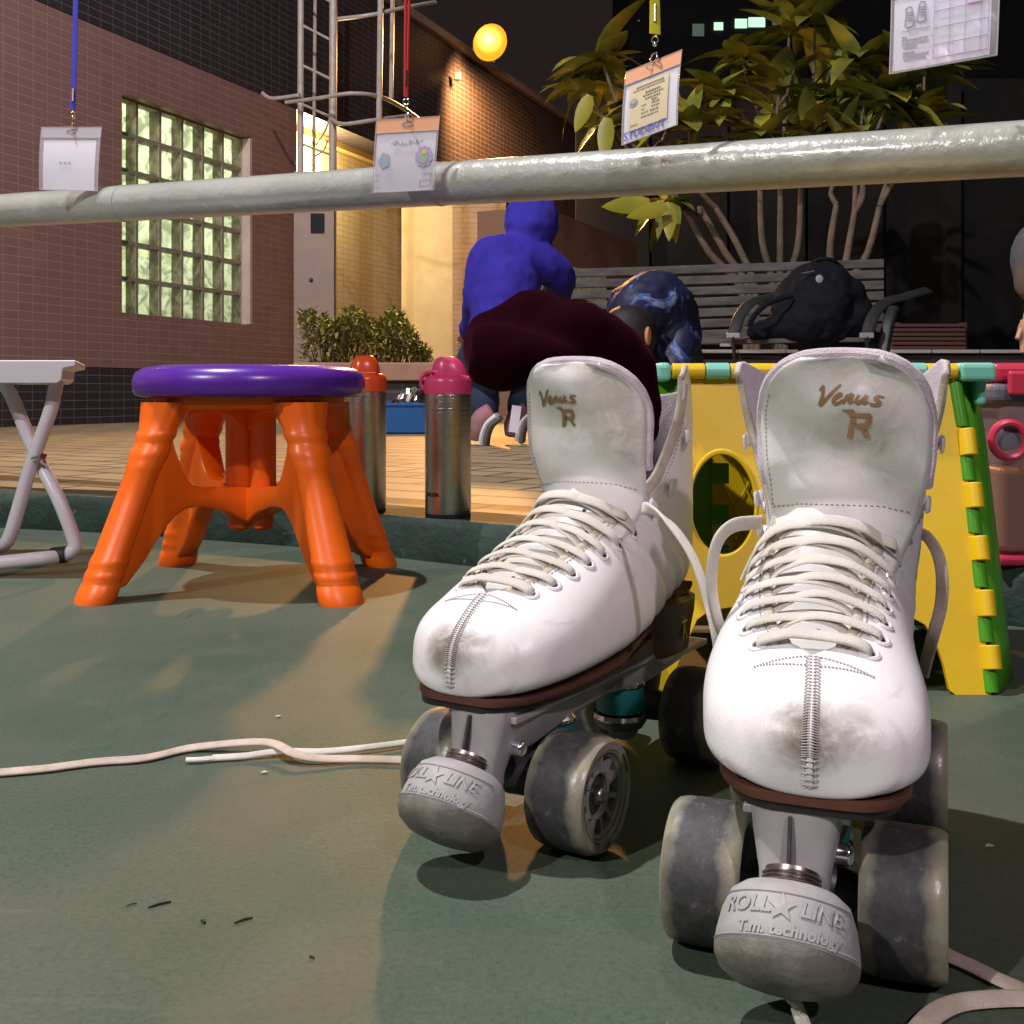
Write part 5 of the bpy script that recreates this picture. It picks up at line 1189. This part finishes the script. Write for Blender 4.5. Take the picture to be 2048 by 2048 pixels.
# ================================================================== PEOPLE
m_skin = mat('skin', (.42, .22, .14), .5, sss=.1); m_hair = mat('black_hair', (.010, .007, .006), .6, bp=.5, bs=180, bd=.002)
m_hood = mat('blue_hoodie', (.022, .012, .30), .9, col2=(.016, .008, .22), vs=7, bp=.4, bs=300, bd=.002)
m_jean = mat('dark_jeans', (.012, .022, .055), .85, bp=.3, bs=300); m_pinkshoe = mat('pink_shoe', (.34, .13, .15), .7, col2=(.20, .13, .14), vs=18); m_wsole = mat('white_shoe_sole', (.6, .58, .58), .5); m_gsole = mat('grey_outsole', (.10, .095, .10), .7)
def blob(name, chains, mt, parent, vox=.012, it=8, extra=None):
    q = MB()
    for ch in chains:
        pts = [c[0] for c in ch]; rr_ = [c[1] for c in ch]; P = catmull(pts, 4); q.tube(P, lerp_list(rr_, len(P)), 16)
        q.sphere(pts[0], rr_[0]*.98, 14, 10); q.sphere(pts[-1], rr_[-1]*.98, 14, 10)
    if extra: extra(q)
    o = part(name, q, mt, parent, True, smooth=180); soft(o, vox, it, .6); return o
Yp = 3.72
P1 = thing('person', 'child in a blue hooded top and dark jeans crouching with the back to the camera', 'person', (W(1000, 850, Yp).x, Yp, CZ))
w_ = lambda px, py, d=0: W(px, py, Yp+d)
hip, wst, chest, neck, head = w_(1010, 700, -.02), w_(1005, 640), w_(1015, 555, .05), w_(1052, 490, .10), w_(1062, 440, .12)
shl, shr = w_(972, 520, .04), w_(1098, 535, .10)
body_ch = [[(hip, .10), (wst, .09), (chest, .10), (w_(1035, 510, .08), .06), (neck, .045), (head, .075)],
           [(shl, .04), (w_(955, 590, .05), .035), (w_(945, 650, .16), .028), (w_(935, 665, .26), .022)], [(shr, .04), (w_(1120, 560, .18), .035), (w_(1105, 590, .32), .028), (w_(1085, 590, .42), .022)],
           [(hip+V((-.05, 0, 0)), .075), (w_(945, 770, .25), .06), (w_(965, 800, .02), .045), (w_(972, 850, -.04), .035)], [(hip+V((.07, 0, 0)), .075), (w_(1085, 775, .26), .06), (w_(1050, 805, .06), .045), (w_(1042, 850, .02), .035)]]
bd = blob('body', body_ch, m_skin, P1, .014)
def hood(q):
    pass
hd = blob('hoodie', [[(hip, .118), (wst, .108), (chest, .115), (w_(1030, 520, .07), .088), (neck, .072), (w_(1060, 462, .11), .094), (w_(1064, 430, .13), .094), (w_(1062, 415, .15), .080)],
     [(w_(1000, 505, .04), .065), (shl, .066), (w_(960, 590, .05), .058), (w_(950, 640, .14), .050), (w_(940, 662, .22), .042)],
     [(w_(1060, 510, .08), .065), (shr, .066), (w_(1122, 560, .16), .056), (w_(1108, 592, .3), .050), (w_(1090, 592, .38), .042)],
     [(w_(962, 650, .0), .045), (w_(975, 700, -.03), .06), (w_(1010, 715, -.06), .06), (w_(1060, 700, -.02), .06)]], m_hood, P1, .011, 7)
disp(hd, .09, .012, 'cloth'); disp(hd, .035, .010, 'wrinkles')
blob('trousers', [[(hip, .115), (hip+V((-.05, .02, -.02)), .105), (w_(945, 770, .25), .08), (w_(962, 800, .02), .062), (w_(968, 828, -.02), .052)], [(hip+V((.07, .02, -.02)), .10), (w_(1088, 775, .26), .08), (w_(1052, 800, .06), .062), (w_(1045, 828, .03), .052)]], m_jean, P1, .013)
def shoe(px, py, d, par):
    heel = w_(px+34, py-62, d); toe = w_(px+4, py-6, d+.02)
    q = MB(); ax = [heel, heel.lerp(toe, .35)+V((-.012, 0, .008)), heel.lerp(toe, .7)+V((-.010, 0, .006)), toe]
    P = catmull(ax, 5); q.tube(P, lerp_list([.030, .036, .036, .026], len(P)), 16, sq=(1, 1)); s_ = part('shoe', q, m_pinkshoe, par, True, smooth=180)
    q = MB(); P2 = [p+V((.018, -.012, -.012)) for p in P]; q.ribbon(P2, (.75, -.1, -.5), .062, .020); part('midsole', q, m_wsole, s_, True)
    q = MB(); P2 = [p+V((.030, -.014, -.020)) for p in P]; q.ribbon(P2, (.75, -.1, -.5), .056, .018); part('outsole', q, m_gsole, s_, True)
shoe(950, 885, -.10, P1); shoe(1022, 878, .0, P1)
for nm, c_ in (('hand', w_(932, 668, .30)), ('hand', w_(1075, 592, .46))):
    q = MB(); q.tube(catmull([c_, c_+V((-.01, .03, -.01)), c_+V((-.012, .05, -.02))], 3), [.020, .026, .020], 10, sq=(.55, 1))
    for k in range(4): q.tube([c_+V((-.012, .05, -.02-.011*(k-1.5))), c_+V((-.02, .085-.004*abs(k-1.3), -.03-.011*(k-1.5))), c_+V((-.035, .10, -.035-.011*(k-1.5)))], [.0075, .007, .005], 8)
    q.tube([c_+V((0, .02, .015)), c_+V((-.012, .045, .035)), c_+V((-.02, .06, .035))], [.008, .0075, .006], 8)
    part('hand', q, m_skin, P1, True)

# child bending forward in a camouflage jacket
m_camo = bpy.data.materials.new('blue_camouflage'); m_camo.use_nodes = True; nt = m_camo.node_tree; b = nt.nodes['Principled BSDF']; o_, x_ = obj_xyz(nt)
c = ramp(nt, noise(nt, 8, 3, o_, .6, .8), [(.0, (.006, .009, .04)), (.55, (.009, .013, .055)), (.56, (.04, .09, .28)), (.61, (.035, .075, .25)), (.615, (.18, .2, .32)), (.66, (.15, .17, .28)), (.67, (.006, .008, .03))])
for e in nt.nodes: 
    if e.type == 'VALTORGB': e.color_ramp.interpolation = 'CONSTANT'
nt.links.new(c, b.inputs['Base Color']); b.inputs['Roughness'].default_value = .6
P2 = thing('person', 'child in a blue camouflage jacket bending down in front of the bench', 'person', (W(1270, 850, 3.4).x, 3.4, CZ))
w2 = lambda px, py, d=0: W(px, py, 3.4+d)
blob('body', [[(w2(1330, 720, .15), .09), (w2(1325, 630, .12), .08), (w2(1300, 612, .02), .07), (w2(1280, 640, -.08), .04), (w2(1256, 675, -.15), .070)],
              [(w2(1350, 640, .05), .04), (w2(1345, 720, -.05), .034), (w2(1320, 790, -.10), .028), (w2(1300, 840, -.12), .022)], [(w2(1285, 610, .15), .04), (w2(1250, 720, .12), .034), (w2(1250, 800, .08), .028), (w2(1250, 840, .06), .022)],
              [(w2(1335, 720, .15), .08), (w2(1290, 770, -.02), .055), (w2(1350, 830, .1), .04), (w2(1350, 868, .10), .03)], [(w2(1345, 720, .22), .08), (w2(1300, 770, .3), .055), (w2(1360, 830, .25), .04), (w2(1360, 868, .25), .03)]], m_skin, P2, .014)
jk = blob('jacket', [[(w2(1340, 710, .15), .10), (w2(1332, 640, .10), .105), (w2(1310, 608, .03), .105), (w2(1276, 622, -.04), .092)], [(w2(1350, 630, .06), .06), (w2(1352, 700, -.02), .055), (w2(1340, 760, -.08), .045)], [(w2(1265, 600, .04), .05), (w2(1238, 600, .05), .035), (w2(1232, 628, .02), .03)]], m_camo, P2, .011, 6)
disp(jk, .08, .02, 'cloth'); disp(jk, .035, .010, 'wrinkles')
blob('trousers', [[(w2(1338, 720, .16), .10), (w2(1295, 770, -.02), .07), (w2(1352, 835, .1), .055)], [(w2(1348, 720, .22), .10), (w2(1305, 770, .3), .07), (w2(1362, 835, .25), .055)]], mat('black_trousers', (.01, .01, .012), .8), P2, .014)
hr = blob('hair', [[(w2(1256, 668, -.13), .088), (w2(1244, 690, -.16), .086), (w2(1236, 704, -.16), .078)]], m_hair, P2, .009, 3)
q = MB(); q.torus(w2(1296, 672, -.22), (1, -.6, 0), .012, .006, sc=(.8, 1.5)); q.sphere(w2(1293, 672, -.215), .012, sc=(.5, .8, 1.6)); part('ear', q, mat('warm_skin', (.48, .20, .11), .5, sss=.1), P2, True)
q = MB(); q.sphere(w2(1268, 700, -.17), .055, sc=(.8, .9, 1)); part('face', q, bpy.data.materials['warm_skin'], P2, True)
for c_ in (w2(1298, 846, -.12), w2(1250, 846, .06)):
    q = MB(); q.tube([c_+V((0, 0, .02)), c_, c_-V((0, 0, .03))], [.018, .024, .018], 10, sq=(.6, 1))
    for k in range(4): q.tube([c_+V(((k-1.5)*.010, 0, -.025)), c_+V(((k-1.5)*.010, -.01, -.05))], [.007, .005], 8)
    q.tube([c_+V((.015, 0, 0)), c_+V((.03, -.01, -.025))], [.008, .006], 8); part('hand', q, m_skin, P2, True)
for d in (.1, .25):
    q = MB(); q.tube(catmull([w2(1366, 868, d)+V((0, .03, 0)), w2(1350, 872, d), w2(1330, 876, d)-V((0, .08, 0))], 4), [.035, .04, .03], 12, sq=(.8, 1)); part('shoe', q, m_gsole, P2, True)

# partly seen person at the right edge
_w3 = 22
P3 = thing('person', 'person in a pale brown and blue jacket leaning in at the right edge', 'person', (W(2110, 850, 3.0).x, 3.0, CZ))
w3 = lambda px, py, d=0: W(px+_w3, py, 3.0+d)
m_p3 = mat('brown_blue_jacket', (.10, .065, .045), .9, col2=(.05, .055, .075), vs=11, lo=.42, hi=.58, bp=.4, bs=200)
blob('body', [[(w3(2240, 700, .2), .11), (w3(2200, 600, .15), .11), (w3(2150, 500, .1), .11), (w3(2190, 400, .05), .06), (w3(2210, 320, .0), .085)], [(w3(2120, 500, .0), .04), (w3(2060, 540, -.08), .034), (w3(2050, 575, -.1), .03), (w3(2050, 620, -.15), .03), (w3(2035, 650, -.15), .025)],
              [(w3(2240, 720, .1), .1), (w3(2160, 760, -.1), .07), (w3(2200, 850, .1), .04)], [(w3(2250, 720, .25), .1), (w3(2170, 770, .35), .07), (w3(2230, 850, .3), .04)]], m_skin, P3, .015)
j3 = blob('jacket', [[(w3(2230, 690, .2), .15), (w3(2190, 600, .15), .15), (w3(2140, 510, .1), .13), (w3(2110, 470, .06), .09)], [(w3(2110, 490, .0), .075), (w3(2055, 490, -.06), .060), (w3(2042, 530, -.10), .052), (w3(2046, 575, -.12), .040)]], m_p3, P3, .012, 6); disp(j3, .07, .02, 'cloth')
blob('trousers', [[(w3(2235, 720, .1), .12), (w3(2160, 760, -.1), .085), (w3(2200, 840, .1), .055)], [(w3(2245, 720, .25), .12), (w3(2170, 770, .35), .085), (w3(2230, 840, .3), .055)]], m_jean, P3, .015)
blob('hair', [[(w3(2210, 300, .02), .09), (w3(2225, 330, .05), .09)]], m_hair, P3, .011, 3)
c_ = w3(2036, 655, -.15); q = MB(); q.tube([c_+V((0, 0, .02)), c_, c_-V((0, 0, .04))], [.020, .028, .02], 10, sq=(.6, 1))
for k in range(4): q.tube([c_+V(((k-1.5)*.011, 0, -.03)), c_+V(((k-1.5)*.011-.005, -.012, -.065))], [.008, .006], 8)
q.tube([c_+V((-.018, 0, 0)), c_+V((-.034, -.01, -.03))], [.009, .006], 8); part('hand', q, m_skin, P3, True)

# ================================================================== BENCH, BACKPACK
m_wood = mat('weathered_bench_wood', (.085, .073, .065), .65, col2=(.035, .03, .027), vs=5, bp=.4, bs=60, bd=.002)
nt = m_wood.node_tree; 
for e in nt.nodes:
    if e.type == 'TEX_NOISE': 
        o_, x_ = obj_xyz(nt); mp = nt.nodes.new('ShaderNodeMapping'); mp.inputs['Scale'].default_value = (1, 6, 6); nt.links.new(o_, mp.inputs[0]); nt.links.new(mp.outputs[0], e.inputs['Vector'])
m_iron = mat('dark_cast_iron', (.035, .037, .035), .5, .2, col2=(.022, .023, .022), vs=12)
BN = thing('park_bench', 'long weathered slatted bench with dark iron armrests', 'bench', (W(1450, 783, 5.1).x, 5.1, CZ))
def slat(xa, ya, Ya, xb, yb, Yb, h_, d_, nm='back_slat'):
    a_, b_ = W(xa, ya, Ya), W(xb, yb, Yb); q = MB(); ax = (b_-a_).normalized(); rows = []
    for t in (0, 1):
        p = a_.lerp(b_, t); rows.append([p+V((0, -d_/2, -h_/2)), p+V((0, -d_/2, h_/2)), p+V((0, d_/2, h_/2)), p+V((0, d_/2, -h_/2))])
    q.grid(rows, True, True, True); return part(nm, q, m_wood, BN, True, smooth=0, bevel=.004)
for k in range(7):
    slat(1075, 549+k*22.0, 5.55-k*.025, 1767, 527+k*21.5, 5.15-k*.025, .040, .022)
for k in range(5): slat(1130, 688-k*2, 4.95+k*.10, 1735, 680-k*2, 4.70+k*.10, .020, .075, 'seat_slat')
def arm(px, Yb, nm='armrest'):
    q = MB(); pts = [(px+110, 580, Yb+.35), (px+70, 592, Yb+.2), (px+25, 605, Yb+.08), (px, 635, Yb), (px-10, 668, Yb-.05)]
    q.ribbon(catmull([W(*p) for p in pts], 5), (0, -.6, .8), .05, .014)
    q.ribbon(catmull([W(px-12, 672, Yb-.05), W(px-8, 730, Yb-.03), W(px-4, 800, Yb), W(px-2, 848, Yb+.0)], 4), (1, -.2, 0), .045, .016); a_ = part(nm, q, m_iron, BN, True, smooth=50)
    q = MB(); q.box(W(px-12, 671, Yb-.06), (.055, .02, .022)); part('armrest_tip', q, mat('bare_metal', (.45, .45, .42), .4, .6) if 'bare_metal' not in bpy.data.materials else bpy.data.materials['bare_metal'], a_, True, smooth=0, bevel=.003)
arm(1478, 4.75); arm(1745, 4.55)
q = MB(); q.ribbon(catmull([W(1788, 620, 4.9), W(1776, 650, 4.85), W(1765, 720, 4.8), W(1760, 800, 4.8), W(1758, 850, 4.8)], 4), (1, -.5, 0), .05, .05); part('leg', q, m_iron, BN, True)
q = MB(); q.ribbon([W(1140, 690, 5.2), W(1138, 860, 5.2)], (1, -.5, 0), .05, .05); part('leg', q, m_iron, BN, True)
for px in (1452, 1645):
    q = MB(); q.box(W(px, 690, 4.72), (.05, .02, .012)); part('bracket', q, bpy.data.materials['bare_metal'], BN, True, smooth=0)
m_bag = mat('black_nylon', (.005, .0055, .009), .8, spec=.15, col2=(.008, .009, .015), vs=6, bp=.4, bs=160, bd=.003)
BP = thing('backpack', 'bulging black backpack leaning on the bench', 'backpack', tuple(W(1630, 676, 4.8)))
Yk = 4.78
bgq = blob('bag', [[(W(1630, 640, Yk), .15), (W(1640, 600, Yk), .15), (W(1648, 572, Yk+.04), .125), (W(1652, 552, Yk+.08), .085)], [(W(1585, 645, Yk), .10), (W(1592, 600, Yk+.05), .095), (W(1615, 565, Yk+.06), .08)], [(W(1700, 640, Yk), .10), (W(1690, 600, Yk+.05), .09)], [(W(1560, 655, Yk), .06), (W(1640, 660, Yk-.03), .09), (W(1715, 655, Yk), .075)], [(W(1510, 662, Yk-.02), .035), (W(1580, 650, Yk), .06)], [(W(1725, 640, Yk), .06), (W(1700, 590, Yk), .07)]], m_bag, BP, .011, 6); disp(bgq, .09, .03, 'cloth'); disp(bgq, .03, .010, 'wrinkles')
q = MB(); q.tube(catmull([W(1622, 528, Yk+.02), W(1640, 518, Yk), W(1665, 520, Yk), W(1678, 532, Yk+.02)], 5), .009, 10); part('handle', q, m_bag, BP, True)
q = MB(); q.tube(catmull([W(1585, 590, Yk-.1), W(1530, 610, Yk-.12), W(1500, 650, Yk-.1), W(1530, 672, Yk-.1)], 5), .012, 8, sq=(1, .4)); part('strap', q, m_bag, BP, True)
q = MB(); q.tube([W(1603, 547, Yk-.10), W(1628, 542, Yk-.105)], .0035, 6); part('zip_pull', q, m_chrome, BP, True)
q = MB(); q.sphere(W(1639, 558, Yk-.125), .016, sc=(1, .2, 1.1)); part('badge_patch', q, mat('grey_patch', (.25, .25, .25), .5), BP, True)

# ================================================================== BLUE TRAY WITH FOIL, PAPER, SMALL STOOL
TR = thing('plastic_tub', 'blue plastic tub seen between the two steel bottles', 'tub', tuple(W(760, 865, 4.6)))
q = MB(); a_, b_ = W(640, 806, 4.6), W(905, 866, 4.6)
rows = []
for zz, gr in ((a_.z, 0), (a_.z-.012, .0), (a_.z-.012, .006), (b_.z, .02)):
    rows.append([V((a_.x+gr, 4.6+gr, zz)), V((b_.x-gr, 4.6+gr, zz)), V((b_.x-gr, 4.95-gr, zz)), V((a_.x+gr, 4.95-gr, zz))])
q.grid(rows, True, False, True); tub = part('tub_wall', q, mat('blue_tub', (.012, .09, .28), .4), TR, True, smooth=0, bevel=.003); so = tub.modifiers.new('s', 'SOLIDIFY'); so.thickness = .006; so.offset = -1
q = MB(); q.box(((a_.x+b_.x)/2, 4.78, a_.z-.03), (b_.x-a_.x-.02, .32, .008)); part('contents', q, mat('dark_contents', (.02, .025, .04), .7), TR, True, smooth=0)
q = MB(); rr = random.Random(11); n_ = 14; fc = W(825, 800, 4.75)
q.grid([[fc+V(((i/n_-.5)*.16, (j/n_-.5)*.16, .052*max(0, 1-((i/n_-.5)**2+(j/n_-.5)**2)*4.2)+rr.uniform(-.012, .012)-.005)) for i in range(n_+1)] for j in range(n_+1)])
tag(part('foil', q, mat('crumpled_foil', (.75, .70, .62), .22, 1), None, smooth=0), 'crumpled silver foil heaped in the blue tub', 'foil')
q = MB(); p_ = W(1030, 838, 3.55); q.box(p_, (.030, .0015, .085), M.Rotation(R(8), 3, 'Y')); tag(part('paper_card', q, mat('paper', (.55, .55, .62), .6), None, smooth=0), 'small white card standing between the pink shoes', 'card')

# ================================================================== LITTLE THINGS ON THE FLOOR
m_twig = mat('dark_twig', (.02, .018, .015), .8)
for i, (ax, ay, bx, by, r, lab) in enumerate(((296, 1812, 342, 1800, .0011, 'longer dark twig on the green floor, left of the shoelace shadow'), (468, 1843, 505, 1832, .0010, 'short dark twig right of the longer one on the green floor'),
                                         (252, 1809, 274, 1804, .0006, 'tiny twig scrap beside the longer twig'), (402, 1838, 410, 1843, .0014, 'dark crumb between the two twigs'), (618, 1910, 628, 1913, .0010, 'dark crumb on the floor below the skate'))):
    q = MB(); a_, b_ = G(ax, ay, .0012), G(bx, by, .0012); r *= .55; a_.z = b_.z = .0006; q.tube([a_, a_.lerp(b_, .5)+V((0, .0006, .0001)), b_], [r*.6, r, r*.7], 7); tag(part('twig', q, m_twig, None), lab, 'twig', 'scraps on the green floor')
m_fleck = mat('pale_leaf_scrap', (.45, .45, .36), .7)
for i, (px, py, lab) in enumerate(((555, 1433, 'pale leaf scrap on the floor below the stool shadow'), (1978, 1692, 'pale curled scrap on the floor right of the nearest skate'), (527, 1545, 'small pale fleck just below the shoelace'))):
    q = MB(); c_ = G(px, py, .0008); q.add([c_+V((-.002, 0, 0)), c_+V((.001, -.001, .0004)), c_+V((.0028, .0006, .0002)), c_+V((0, .0016, .0008))], [(0, 1, 2, 3)]); fo = part('leaf_scrap', q, m_fleck, None, smooth=0); s_ = fo.modifiers.new('s', 'SOLIDIFY'); s_.thickness = .0005; tag(fo, lab, 'scrap', 'pale scraps on the green floor')
